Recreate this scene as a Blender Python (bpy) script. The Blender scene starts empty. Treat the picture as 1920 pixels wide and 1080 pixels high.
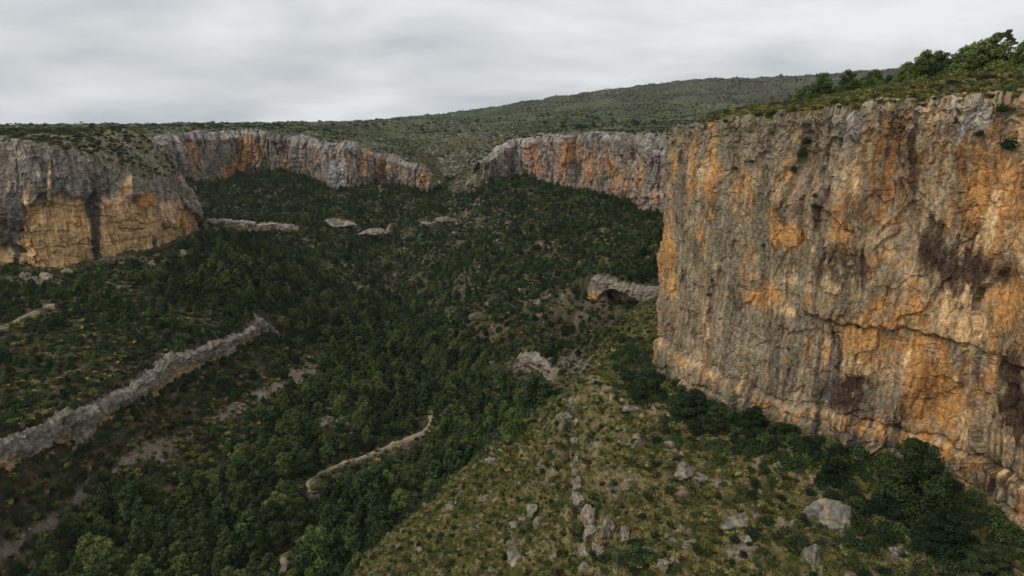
import bpy, math, random
import numpy as np
from mathutils import Vector
R = math.radians
rng = np.random.default_rng(11)
random.seed(5)
sc = bpy.context.scene
col = sc.collection

# ------------------------------------------------------------------ camera geometry
F = 1280.0; PITCH = R(14.2); CP = math.cos(PITCH); SP = math.sin(PITCH)
def ratio(py):
    y = (540 - py) / F
    return (-SP + y * CP) / (CP + y * SP)
def atY(px, py, Y):
    x = (px - 960) / F; y = (540 - py) / F; d = CP + y * SP
    return (x / d * Y, Y, ratio(py) * Y)
def atZ(px, py, z):
    return atY(px, py, z / ratio(py))
def proj(X, Y, Z):
    f = np.maximum(Y * CP - Z * SP, 1e-3); u = Y * SP + Z * CP
    return 960 + F * X / f, 540 - F * u / f

cam = bpy.data.cameras.new('camera'); co = bpy.data.objects.new('camera', cam); col.objects.link(co)
cam.sensor_width = 36; cam.lens = F / 1920 * 36; cam.clip_end = 20000; cam.clip_start = 1
co.rotation_euler = (R(90) - PITCH, 0, 0); sc.camera = co

# ------------------------------------------------------------------ noise
_perm = np.random.default_rng(3).permutation(4096); _perm = np.concatenate([_perm, _perm])
_ga = np.random.default_rng(4).random(4096) * 2 * np.pi; _gx = np.cos(_ga); _gy = np.sin(_ga)
_rv = np.random.default_rng(5).random((4096, 3))
def _h(i, j, s): return _perm[(_perm[(i + s * 131) & 4095] + j) & 4095]
def gn(x, y, s=0):
    xi = np.floor(x).astype(np.int64); yi = np.floor(y).astype(np.int64); fx = x - xi; fy = y - yi
    u = fx * fx * fx * (fx * (fx * 6 - 15) + 10); v = fy * fy * fy * (fy * (fy * 6 - 15) + 10)
    def g(a, b):
        k = _h(xi + a, yi + b, s); return _gx[k] * (fx - a) + _gy[k] * (fy - b)
    n0 = g(0, 0) * (1 - u) + g(1, 0) * u; n1 = g(0, 1) * (1 - u) + g(1, 1) * u
    return (n0 * (1 - v) + n1 * v) * 1.5
def fbm(x, y, o=5, s=0, gain=.5):
    r = 0; a = 1; t = 0
    for k in range(o):
        r = r + a * gn(x * 2 ** k + 17.3 * k, y * 2 ** k - 9.1 * k, s + k); t += a; a *= gain
    return r / t * 1.5
def worley(x, y, s=0):
    xi = np.floor(x).astype(np.int64); yi = np.floor(y).astype(np.int64)
    f1 = np.full(x.shape, 9.); f2 = np.full(x.shape, 9.); idv = np.zeros(x.shape)
    for a in (-1, 0, 1):
        for b in (-1, 0, 1):
            k = _h(xi + a, yi + b, s)
            d = (xi + a + _rv[k, 0] - x) ** 2 + (yi + b + _rv[k, 1] - y) ** 2
            near = d < f1
            f2 = np.where(near, f1, np.minimum(f2, d)); f1 = np.where(near, d, f1); idv = np.where(near, _rv[k, 2], idv)
    return np.sqrt(f1), np.sqrt(f2), idv
def facet(x, y, s=0, tilt=1.1):       # broken planar blocks: every cell a tilted face of its own
    wq = .22 * gn(x * 2.3 + 7, y * 2.3, s + 3); x = x + wq; y = y + .18 * gn(x * 2.7, y * 2.7 + 5, s + 6)
    xi = np.floor(x).astype(np.int64); yi = np.floor(y).astype(np.int64)
    f1 = np.full(x.shape, 9.); out = np.zeros(x.shape)
    for a in (-1, 0, 1):
        for b in (-1, 0, 1):
            k = _h(xi + a, yi + b, s); dx = x - (xi + a + _rv[k, 0]); dy = y - (yi + b + _rv[k, 1]); d = dx * dx + dy * dy
            near = d < f1; f1 = np.where(near, d, f1)
            out = np.where(near, (_rv[k, 2] - .5) + tilt * ((_rv[(k + 9) & 4095, 0] - .5) * dx + (_rv[(k + 9) & 4095, 1] - .5) * dy), out)
    return out
def S(t):
    t = np.clip(t, 0, 1); return t * t * (3 - 2 * t)
def gs(px, py, cx, cy, rx, ry): return np.exp(-((px - cx) / rx) ** 2 - ((py - cy) / ry) ** 2)

# ------------------------------------------------------------------ plan paths
def catmull(P, step):
    P = np.array(P, float); out = []
    for i in range(len(P) - 1):
        p0 = P[max(i - 1, 0)]; p1 = P[i]; p2 = P[i + 1]; p3 = P[min(i + 2, len(P) - 1)]
        L = np.hypot(*(p2 - p1)[:2]); n = max(1, int(L / step))
        for k in range(n):
            t = k / n
            m1 = (p2 - p0) * .5; m2 = (p3 - p1) * .5
            h = (2*t**3-3*t**2+1)*p1 + (t**3-2*t**2+t)*m1 + (-2*t**3+3*t**2)*p2 + (t**3-t**2)*m2
            out.append(h)
    out.append(P[-1]); return np.array(out)

def cl(px, py_b, py_r, Y=None, z=None):       # a cliff vertex from its foot and rim heights
    if Y is None: Y = z / ratio(py_b)
    X, Y, zb = atY(px, py_b, Y)
    return (X, Y, zb, ratio(py_r) * Y)
def w4(x, y, zb, zr): return (x, y, zb, zr)
MESA = [w4(-520, 330, -90, -8), w4(-400, 352, -88, -10), cl(0, 505, 265, z=-85), cl(60, 508, 268, z=-86), cl(130, 500, 276, z=-86), cl(200, 488, 300, z=-85),
        cl(255, 478, 325, z=-85), cl(310, 462, 345, z=-84.5), cl(350, 448, 362, z=-84.5), cl(372, 436, 378, Y=500), w4(-240, 520, -86, -62),
        w4(-262, 550, -86, -50), w4(-320, 620, -84, -35)]
FARL = [w4(-440, 715, -75, -25), cl(300, 330, 262, Y=750), cl(335, 345, 254, Y=775), cl(400, 345, 248, Y=820), cl(460, 332, 246, Y=850), cl(520, 322, 251, Y=850),
        cl(575, 332, 262, Y=830), cl(610, 348, 268, Y=800), cl(617, 352, 268, Y=775), cl(655, 353, 266, Y=770), cl(690, 352, 274, Y=780), cl(702, 352, 286, Y=800),
        cl(712, 350, 288, Y=796), cl(745, 352, 300, Y=785), cl(770, 355, 306, Y=772), cl(800, 362, 312, Y=765), cl(812, 365, 322, Y=785)]
FARR = [cl(868, 358, 328, Y=770), cl(900, 345, 303, Y=770), cl(940, 335, 281, Y=790), cl(968, 330, 266, Y=812), cl(1000, 335, 259, Y=800), cl(1050, 350, 255, Y=765),
        cl(1100, 358, 252, Y=735), cl(1150, 370, 253, Y=695), cl(1195, 388, 256, Y=650), cl(1205, 398, 262, Y=610), cl(1240, 404, 274, Y=590), w4(170, 560, -80, -20)]
RIGHT = [w4(135, 470, -82, -10), w4(98, 360, -82, -6), w4(76, 305, -80, -5), w4(58, 245, -77, -4), cl(1236, 668, 240, z=-74), cl(1231, 692, 236, z=-75), cl(1262, 712, 233, z=-75),
         cl(1330, 745, 230, z=-75), cl(1440, 788, 224, z=-75), cl(1500, 812, 216, z=-75), cl(1580, 832, 205, z=-75), cl(1650, 852, 199, z=-75), cl(1740, 880, 195, z=-75),
         cl(1830, 940, 188, z=-75.5), cl(1920, 1000, 182, z=-76), w4(103, 92, -77, 3), w4(112, 68, -78, 3), w4(122, 30, -79, 4), w4(130, -10, -80, 4)]
GULLY = [(-98, 830), (-112, 900), (-112, 1000), (-95, 1120), (-60, 1160), (-50, 1050), (-45, 940), (-50, 850), (-58, 800)]
poly = []   # x,y,offset,width
for p in catmull(MESA, 12): poly.append((p[0], p[1], 6, 5))
poly += [(-380, 670, 0, 20)]
for p in catmull(FARL, 12): poly.append((p[0], p[1], 6, 6))
for g in GULLY: poly.append((g[0], g[1], -22, 50))
for i, p in enumerate(catmull(FARR, 12)): k_ = p[0] / p[1] < -.044; poly.append((p[0], p[1], -16 if k_ else 5, 46 if k_ else 6))
for p in catmull(RIGHT, 10): poly.append((p[0], p[1], 6, 4))
poly += [(140, -300, 2, 5), (9000, -300, 0, 5), (9000, 12000, 0, 5), (-9000, 12000, 0, 5), (-9000, 330, 0, 5)]
poly = np.array(poly)
def psd(X, Y):
    d2 = np.full(X.shape, 1e18); off = np.zeros(X.shape); wd = np.zeros(X.shape); ins = np.zeros(X.shape, bool)
    n = len(poly)
    for i in range(n):
        a = poly[i]; b = poly[(i + 1) % n]; e = b[:2] - a[:2]; L2 = e @ e
        if L2 < 1e-9: continue
        t = np.clip(((X - a[0]) * e[0] + (Y - a[1]) * e[1]) / L2, 0, 1)
        q = (X - a[0] - t * e[0]) ** 2 + (Y - a[1] - t * e[1]) ** 2
        m = q < d2; d2 = np.where(m, q, d2); off = np.where(m, a[2] + t * (b[2] - a[2]), off); wd = np.where(m, a[3] + t * (b[3] - a[3]), wd)
        if a[1] != b[1]:
            c = (a[1] > Y) != (b[1] > Y); xs = (b[0] - a[0]) * (Y - a[1]) / (b[1] - a[1]) + a[0]
            ins ^= c & (X < xs)
    d = np.sqrt(d2); return np.where(ins, d, -d), off, wd

# ------------------------------------------------------------------ ledges (small steps inside the slopes)
def lz(*a): return [atZ(*p) for p in a]
LEDGES = {   # name: (rim/foot plan points, height, decay, label)
 'long':  (lz((-150, 965, -123), (0, 895, -123), (125, 832, -123), (190, 800, -123), (250, 765, -123), (350, 705, -123), (430, 668, -123), (495, 628, -123), (522, 612, -122)), 9.5, 45),
 'edge':  ([atZ(1060, 765, -92)[:3], atZ(1076, 812, -94), atZ(1066, 862, -95), atZ(1088, 920, -96), atZ(1078, 985, -97), atZ(1112, 1035, -97), atZ(1190, 1085, -96)], 7.5, 12),
 'farl':  (lz((380, 428, -108), (450, 434, -108), (500, 434, -108), (560, 432, -107)), 7, 30),
 'farm':  (lz((620, 426, -108), (650, 427, -108), (690, 445, -111), (730, 440, -112), (765, 430, -110), (835, 416, -106)), 8, 30),
 'cave':  ([(46, 418, -112), (54, 408, -112), (66, 400, -112), (78, 396, -112), (86, 388, -111), (90, 372, -111)], 15, 22),
# 'wall':  (lz((515, 890, -152), (535, 850, -151), (550, 790, -148)), 6, 14),
 'bank':  ([atZ(955, 705, -150), atZ(1010, 715, -148), atZ(1050, 735, -147), atZ(1085, 730, -142)], 9, 20),
 # 'scree': (lz((-60, 1075, -148), (60, 1010, -146), (180, 925, -142), (300, 860, -140), (420, 795, -139), (520, 735, -138), (585, 700, -138)), 3.2, 14),
# 'low':   (lz((380, 940, -152), (430, 925, -150), (490, 945, -152)), 4, 10),
}
for k in LEDGES: LEDGES[k] = (catmull(LEDGES[k][0], 6), LEDGES[k][1], LEDGES[k][2])
def ledge_sd(P, X, Y):        # + on the uphill (left of travel) side, end fade
    d2 = np.full(X.shape, 1e18); sg = np.ones(X.shape); al = np.zeros(X.shape)
    L = np.concatenate([[0], np.cumsum(np.hypot(*np.diff(P[:, :2], axis=0).T))])
    for i in range(len(P) - 1):
        a = P[i, :2]; e = P[i + 1, :2] - a; L2 = e @ e
        t = ((X - a[0]) * e[0] + (Y - a[1]) * e[1]) / L2; tc = np.clip(t, 0, 1)
        q = (X - a[0] - tc * e[0]) ** 2 + (Y - a[1] - tc * e[1]) ** 2
        m = q < d2; d2 = np.where(m, q, d2); sg = np.where(m, e[0] * (Y - a[1]) - e[1] * (X - a[0]), sg)
        al = np.where(m, L[i] + t * (L[i + 1] - L[i]), al)
    over = np.maximum(0, np.maximum(-al, al - L[-1]))
    return np.sqrt(d2) * np.sign(sg), over
FLIP = {'edge': -1}
def steps(X, Y):
    z = np.zeros(X.shape)
    for k, (P, H, dec) in LEDGES.items():
        b = (X > P[:, 0].min() - 5 * dec) & (X < P[:, 0].max() + 5 * dec) & (Y > P[:, 1].min() - 5 * dec) & (Y < P[:, 1].max() + 5 * dec)
        if not b.any(): continue
        d, over = ledge_sd(P, X[b], Y[b]); d = d * FLIP.get(k, 1)
        Hb = H if k != 'edge' else H * np.clip(.65 + 1.5 * fbm(Y[b] / 13, X[b] / 40, 3, 402), .1, 1.3)
        if k == 'edge': d = d + 2.2 * fbm(Y[b] / 6, X[b] / 20, 3, 401)
        z[b] += Hb * (S((d - 1.2) / 2.2) - .5) * np.exp(-np.abs(d) / dec) * np.exp(-over / 8)
    return z

# ------------------------------------------------------------------ terrain function
VP = []
def vz(*a):
    for p in a: VP.append(atZ(*p))
for C in (MESA, FARL, FARR, RIGHT):
    for p in C: VP.append((p[0], p[1], p[2]))
vz((1600, 950, -79), (1750, 1020, -79), (1500, 1080, -83), (1300, 1080, -86), (1400, 900, -80.5), (1250, 850, -82.5), (1200, 760, -81), (1150, 900, -86), (1150, 1060, -88.5),
   (1100, 880, -88), (1085, 780, -87.5), (1150, 680, -82), (1180, 620, -82))
vz((1000, 1000, -107), (900, 1000, -114), (800, 1040, -122), (1000, 850, -108), (950, 920, -113), (1050, 1075, -102), (850, 930, -120), (1060, 900, -101))
CREST = [(560, 1200, -137), (680, 1070, -131), (760, 985, -127), (800, 950, -125), (870, 880, -120), (940, 835, -114), (1000, 790, -109), (1060, 740, -104), (1110, 690, -98), (1160, 620, -91), (1215, 568, -86)]
CR = np.array([atZ(*p) for p in CREST]); VP += [tuple(p) for p in CR]
for i in range(len(CR)):
    a = CR[max(i - 1, 0)]; b = CR[min(i + 1, len(CR) - 1)]; t = (b - a)[:2]; t /= np.hypot(*t); n = np.array([-t[1], t[0]])
    for dd, dz in ((12, 13), (26, 30), (44, 44)):
        if i == len(CR) - 1 and dd > 30: continue
        VP.append((CR[i, 0] + n[0] * dd, CR[i, 1] + n[1] * dd, max(CR[i, 2] - dz, -158 + .05 * i)))
VP += [(40, 70, -88), (80, 60, -82), (0, 70, -110), (10, 105, -98), (-60, 80, -140), (-120, 90, -160), (-180, 90, -150), (-260, 100, -128), (-330, 200, -105), (60, 20, -90), (150, 100, -70), (130, 200, -70), (-20, 130, -118),
       (-60, 130, -140), (-100, 150, -161)]
vz((530, 1060, -161), (600, 1000, -161), (580, 900, -159), (650, 865, -158), (720, 840, -158), (800, 805, -157), (810, 770, -156), (880, 800, -159), (880, 750, -158), (950, 760, -158), (800, 700, -155), (740, 650, -150),
   (760, 560, -145), (740, 470, -130), (600, 600, -137), (600, 700, -145), (650, 780, -152), (520, 800, -145), (600, 500, -122), (600, 430, -107), (600, 375, -89), (400, 400, -95), (450, 390, -90), (450, 500, -103),
   (520, 540, -115), (900, 500, -116), (800, 600, -145), (900, 600, -137), (1000, 500, -110), (1000, 600, -127), (950, 650, -142), (850, 450, -118), (830, 400, -98), (1100, 450, -98), (1200, 450, -91), (1000, 400, -92),
   (1100, 600, -124), (700, 400, -98), (780, 400, -98), (500, 360, -80), (1150, 500, -101))
for _k in LEDGES: VP += [tuple(q[:3]) for q in LEDGES[_k][0][::2] if len(q) > 2]
VP += [(30, 345, -152), (60, 350, -140), (85, 345, -120), (75, 410, -104), (100, 410, -95), (60, 440, -106)]
vz((0, 540, -88), (0, 700, -105), (250, 600, -102), (250, 690, -110), (100, 550, -90), (150, 640, -99), (400, 600, -107), (450, 555, -107), (60, 790, -115), (420, 500, -97))
vz((0, 960, -132), (0, 1060, -146), (150, 870, -133), (150, 950, -143), (300, 800, -135), (300, 950, -151), (450, 720, -134), (450, 850, -148), (550, 650, -134), (100, 1060, -154), (300, 1060, -161), (450, 1000, -158), (200, 1000, -150))
for p in ((845, 325, 880), (850, 292, 1000), (845, 265, 1200)): VP.append(atY(*p))
VP += [(-30, 1500, -22), (-300, 1500, -60), (300, 1500, 0), (400, 700, -70), (-700, 700, -70), (-700, 300, -85), (400, 300, -70)]
PP = []
for C in (MESA, FARL, FARR, RIGHT):
    for p in C: PP.append((p[0], p[1], p[3]))
for p in ((1600, 174, 200), (1750, 160, 175), (1900, 147, 155), (1480, 190, 260), (1350, 214, 250), (1700, 165, 260), (500, 240, 1100), (300, 237, 1600), (650, 236, 1300), (400, 232, 2500), (100, 236, 2500), (700, 232, 2400),
          (1000, 190, 2300), (1300, 150, 2400), (1150, 168, 2350), (1500, 143, 2400), (1700, 128, 2400), (1900, 118, 2400), (2200, 110, 2400), (850, 216, 2250), (1000, 230, 1300), (1200, 232, 1000), (1240, 246, 800), (1100, 242, 900),
          (1300, 200, 1500), (1000, 215, 1700), (860, 243, 1400), (800, 262, 1200), (750, 272, 1030), (700, 262, 950), (900, 272, 1000), (930, 262, 950), (1400, 170, 2000), (330, 318, 515), (290, 282, 490), (240, 259, 480), (150, 247, 470), (0, 248, 460), (190, 242, 640), (270, 246, 700),
          (200, 275, 440), (120, 258, 430), (345, 345, 505), (280, 310, 475), (0, 256, 410), (400, 242, 930), (600, 246, 950)): PP.append(atY(*p))
PP += [(200, 300, 8), (200, 150, 12), (150, 100, 8), (150, 450, -2), (250, 600, -8), (170, 600, -16), (-300, 4500, -90), (-2500, 4500, -150), (1000, 4000, 60), (3000, 4000, 80), (3500, 2500, 180), (2500, 1500, 100), (1200, 800, 40), (-2500, 2500, -60),
       (-2500, 1000, -40), (300, 0, 10), (-330, 560, -20), (-420, 560, -14), (-420, 450, -6), (-700, 500, -12), (0, 8000, -300), (6000, 6000, -100), (-6000, 6000, -300)]
def rbf(P, c):
    P = np.array(P, float)
    keep = []
    for i, p in enumerate(P):
        if all(np.hypot(*(p[:2] - P[j][:2])) > 2.5 for j in keep): keep.append(i)
    P = P[keep]; n = len(P); D = np.sqrt(((P[:, None, :2] - P[None, :, :2]) ** 2).sum(-1) + c * c) / 100
    A = np.zeros((n + 1, n + 1)); A[:n, :n] = D - np.eye(n) * .004; A[:n, n] = 1; A[n, :n] = 1
    zz = P[:, 2] - (steps(P[:, 0], P[:, 1]) if P is not None and c < 15 else 0)
    w = np.linalg.solve(A, np.append(zz, 0))
    def f(X, Y):
        r = np.full(X.shape, w[n])
        for i in range(n): r += w[i] * np.sqrt((X - P[i, 0]) ** 2 + (Y - P[i, 1]) ** 2 + c * c) / 100
        return r
    return f
rV = rbf(VP, 10); rP = rbf(PP, 16)
VRDG = [atZ(1050, 385, -86)[:2], atZ(965, 450, -103)[:2], atZ(905, 520, -120)[:2], atZ(880, 600, -137)[:2]]
VGUL = [atZ(745, 440, -122)[:2], atZ(735, 520, -136)[:2], atZ(745, 600, -145)[:2], atZ(790, 670, -152)[:2], atZ(850, 700, -156)[:2]]
def polyd(px, py, pts):
    d = np.full(px.shape, 1e9)
    for i in range(len(pts) - 1):
        a = np.array(pts[i], float); e = np.array(pts[i + 1], float) - a; t = np.clip(((px - a[0]) * e[0] + (py - a[1]) * e[1]) / (e @ e), 0, 1)
        d = np.minimum(d, np.hypot(px - a[0] - t * e[0], py - a[1] - t * e[1]))
    return d
PIT = [True]
def G(X, Y, parts=False):
    X = np.asarray(X, float); Y = np.asarray(Y, float)
    sd, off, wd = psd(X, Y); m = S((sd - off) / wd)
    dist = np.hypot(X, Y)
    zv = rV(X, Y) + steps(X, Y) + fbm(X / 38, Y / 38, 5, 1) * 3.2 + np.abs(fbm(X / 9, Y / 9, 3, 9)) * 1.5
    wv = S((Y - 330) / 80) * S((-sd - 12) / 30); zv = zv - wv * (11 * np.abs(fbm(X / 75 + 4, Y / 95, 4, 8)) - 2.5)
    gd = polyd(X, Y, VGUL); zv = zv - 15 * np.exp(-(gd / 20) ** 2) + 9 * np.exp(-(polyd(X, Y, VRDG) / 26) ** 2)
    far = S((dist - 600) / 1200)
    inl = np.exp(-np.maximum(sd - off, 0) / 12) 
    zp = rP(X, Y) + (fbm(X / 60, Y / 60, 5, 2) * (2.0 + 7 * far) - far * 22 * (np.abs(fbm(X / 240 + 3, Y / 420, 5, 7)) - .12)) * (1 - .8 * inl) + fbm(X / 6, Y / 6, 3, 5) * .5
    tr = 4 * m * (1 - m) * S((wd - 15) / 15) * S((Y - 600) / 100); z = zv + (zp - zv) * m + tr * (9 * fbm(X / 22, Y / 22, 5, 14, .6) - 5 * np.abs(fbm(X / 40, Y / 40, 3, 15)))
    if PIT[0]:
        ux = (X - 70.5) * .8 - (Y - 405) * .6; uy = (X - 70.5) * .6 + (Y - 405) * .8; k = S((1 - (ux / 15) ** 2 - (uy / 8.5) ** 2) / .3); z = z + (np.minimum(z, -113.5) - z) * k
    if parts: return z, sd, m
    return z

# ------------------------------------------------------------------ mesh helpers
def grid_mesh(name, V, nu, nv, mat, cols=None, kind=None, smooth=False, flip=False):
    me = bpy.data.meshes.new(name); n = nu * nv; me.vertices.add(n); me.vertices.foreach_set('co', V.reshape(-1).astype(np.float32))
    i = np.arange((nu - 1) * (nv - 1)); a = (i // (nv - 1)) * nv + i % (nv - 1)
    q = np.stack([a, a + nv, a + nv + 1, a + 1], 1) if not flip else np.stack([a, a + 1, a + nv + 1, a + nv], 1)
    me.loops.add(q.size); me.loops.foreach_set('vertex_index', q.reshape(-1).astype(np.int32))
    me.polygons.add(len(q)); me.polygons.foreach_set('loop_start', np.arange(0, q.size, 4, dtype=np.int32))
    me.polygons.foreach_set('use_smooth', np.full(len(q), smooth)); me.update(calc_edges=True)
    if cols is not None: setcol(me, cols)
    me.materials.append(mat); o = bpy.data.objects.new(name, me); col.objects.link(o)
    if kind: o['kind'] = kind
    return o
def setcol(me, cols):
    at = me.color_attributes.new('Col', 'FLOAT_COLOR', 'POINT')
    c = np.ones((len(me.vertices), 4), np.float32); c[:, :3] = cols.reshape(-1, 3); at.data.foreach_set('color', c.reshape(-1))
def raw_mesh(name, V, Fc, mat, cols=None, smooth=False):
    me = bpy.data.meshes.new(name); V = np.asarray(V, np.float32); Fc = np.asarray(Fc, np.int32); k = Fc.shape[1]
    me.vertices.add(len(V)); me.vertices.foreach_set('co', V.reshape(-1)); me.loops.add(Fc.size); me.loops.foreach_set('vertex_index', Fc.reshape(-1))
    me.polygons.add(len(Fc)); me.polygons.foreach_set('loop_start', np.arange(0, Fc.size, k, dtype=np.int32))
    me.polygons.foreach_set('use_smooth', np.full(len(Fc), smooth)); me.update(calc_edges=True)
    if cols is not None: setcol(me, cols)
    me.materials.append(mat); return me

# ------------------------------------------------------------------ materials
def newmat(name):
    m = bpy.data.materials.new(name); m.use_nodes = True; nt = m.node_tree; b = nt.nodes['Principled BSDF']
    b.inputs['Roughness'].default_value = .95; b.inputs['Specular IOR Level'].default_value = .15
    return m, nt, b
def nd(nt, t, **kw):
    n = nt.nodes.new(t)
    for k, v in kw.items(): setattr(n, k, v)
    return n
def noise_node(nt, scale, detail=5, rough=.6, vec=None, stretch=None):
    n = nd(nt, 'ShaderNodeTexNoise'); n.inputs['Scale'].default_value = scale; n.inputs['Detail'].default_value = detail; n.inputs['Roughness'].default_value = rough
    tc = nd(nt, 'ShaderNodeTexCoord'); mp = nd(nt, 'ShaderNodeMapping')
    if stretch: mp.inputs['Scale'].default_value = stretch
    nt.links.new(tc.outputs['Object'], mp.inputs['Vector']); nt.links.new(mp.outputs['Vector'], n.inputs['Vector']); return n
def vcol_mat(name, scales, amp, bump, bscale, stretch=None, rough=.95):
    m, nt, b = newmat(name); b.inputs['Roughness'].default_value = rough
    at = nd(nt, 'ShaderNodeVertexColor', layer_name='Col'); last = at.outputs['Color']
    for s, a in zip(scales, amp):
        n = noise_node(nt, s, 6, .65, stretch=stretch); mr = nd(nt, 'ShaderNodeMapRange'); mr.inputs[1].default_value = .3; mr.inputs[2].default_value = .7
        mr.inputs[3].default_value = 1 - a; mr.inputs[4].default_value = 1 + a; nt.links.new(n.outputs['Fac'], mr.inputs[0])
        mx = nd(nt, 'ShaderNodeVectorMath', operation='SCALE'); nt.links.new(last, mx.inputs[0]); nt.links.new(mr.outputs[0], mx.inputs['Scale']); last = mx.outputs[0]
    nt.links.new(last, b.inputs['Base Color'])
    n = noise_node(nt, bscale, 8, .7, stretch=stretch); bp = nd(nt, 'ShaderNodeBump'); bp.inputs['Strength'].default_value = bump; bp.inputs['Distance'].default_value = 1.0 / bscale * .8
    nt.links.new(n.outputs['Fac'], bp.inputs['Height']); nt.links.new(bp.outputs['Normal'], b.inputs['Normal'])
    return m
def leaf_mat(name, c1, c2, c3):
    m, nt, b = newmat(name); b.inputs['Roughness'].default_value = .8
    oi = nd(nt, 'ShaderNodeObjectInfo'); r = nd(nt, 'ShaderNodeValToRGB'); e = r.color_ramp.elements
    e[0].color = (*c1, 1); e[1].color = (*c3, 1); k = e.new(.55); k.color = (*c2, 1); nt.links.new(oi.outputs['Random'], r.inputs[0])
    at = nd(nt, 'ShaderNodeVertexColor', layer_name='Col'); mx = nd(nt, 'ShaderNodeMix', data_type='RGBA', blend_type='MULTIPLY'); mx.inputs[0].default_value = 1
    nt.links.new(r.outputs[0], mx.inputs[6]); nt.links.new(at.outputs['Color'], mx.inputs[7]); nt.links.new(mx.outputs[2], b.inputs['Base Color'])
    b.inputs['Subsurface Weight'].default_value = 0
    return m
M_cliff = vcol_mat('limestone_face', (.35, 1.6, 5), (.2, .34, .4), .7, 1.6, (1, 1, .45))
M_farcliff = vcol_mat('limestone_far', (.12, .5), (.2, .2), .8, .35, (1, 1, .4))
M_ground = vcol_mat('hillside_soil', (.05, .5, 2.6), (.2, .4, .5), .9, 1.2)
M_boulder = vcol_mat('boulder_stone', (.9, 3.5), (.4, .45), .8, 2.2)
M_pine = leaf_mat('pine_needles', (.020, .040, .016), (.040, .072, .024), (.095, .125, .036))
M_dark = leaf_mat('evergreen_leaves', (.012, .024, .010), (.022, .040, .014), (.046, .066, .022))
M_tuft = leaf_mat('dry_grass_blades', (.068, .082, .022), (.145, .138, .042), (.28, .23, .10))
M_reed = leaf_mat('reed_blades', (.075, .11, .055), (.09, .13, .06), (.11, .15, .07))
M_bark, nt, b = newmat('pine_bark'); b.inputs['Base Color'].default_value = (.11, .085, .065, 1)
n = noise_node(nt, 4); cr = nd(nt, 'ShaderNodeValToRGB'); cr.color_ramp.elements[0].color = (.05, .038, .03, 1); cr.color_ramp.elements[1].color = (.17, .13, .10, 1)
nt.links.new(n.outputs['Fac'], cr.inputs[0]); nt.links.new(cr.outputs[0], b.inputs['Base Color'])
M_path, nt, b = newmat('track_gravel'); n = noise_node(nt, .8); cr = nd(nt, 'ShaderNodeValToRGB'); cr.color_ramp.elements[0].color = (.20, .155, .10, 1); cr.color_ramp.elements[1].color = (.42, .34, .24, 1)
nt.links.new(n.outputs['Fac'], cr.inputs[0]); nt.links.new(cr.outputs[0], b.inputs['Base Color'])

# ------------------------------------------------------------------ rock colours (albedo)
GREY = (.195, .162, .106); LGREY = (.34, .31, .265); DGREY = (.075, .066, .055); ORNG = (.44, .225, .078); OCHR = (.56, .37, .185); RUST = (.24, .105, .035); BRWN = (.068, .043, .027); TAN = (.25, .195, .125)
RC = np.array([GREY, LGREY, DGREY, ORNG, OCHR, RUST, BRWN, TAN])
T = dict(g=0, l=1, d=2, o=3, y=4, r=5, b=6, t=7)
def crack(s, z, a, b, w, sd): return np.exp(-(fbm(s / a, z / b, 3, sd) / w) ** 2)
RC_HAZED = RC * np.array([[1.1, 1.12, 1.28]] * 2 + [[1.2, 1.2, 1.3]] + [[.98, 1.03, 1.35]] * 5)  # far-cliff palette: distance haze put into the rock colours, paler and bluer
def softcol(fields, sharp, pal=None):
    Fd = np.stack(fields, -1) * sharp; Fd -= Fd.max(-1, keepdims=True); e = np.exp(Fd); e /= e.sum(-1, keepdims=True); return e @ (RC if pal is None else pal)

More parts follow.
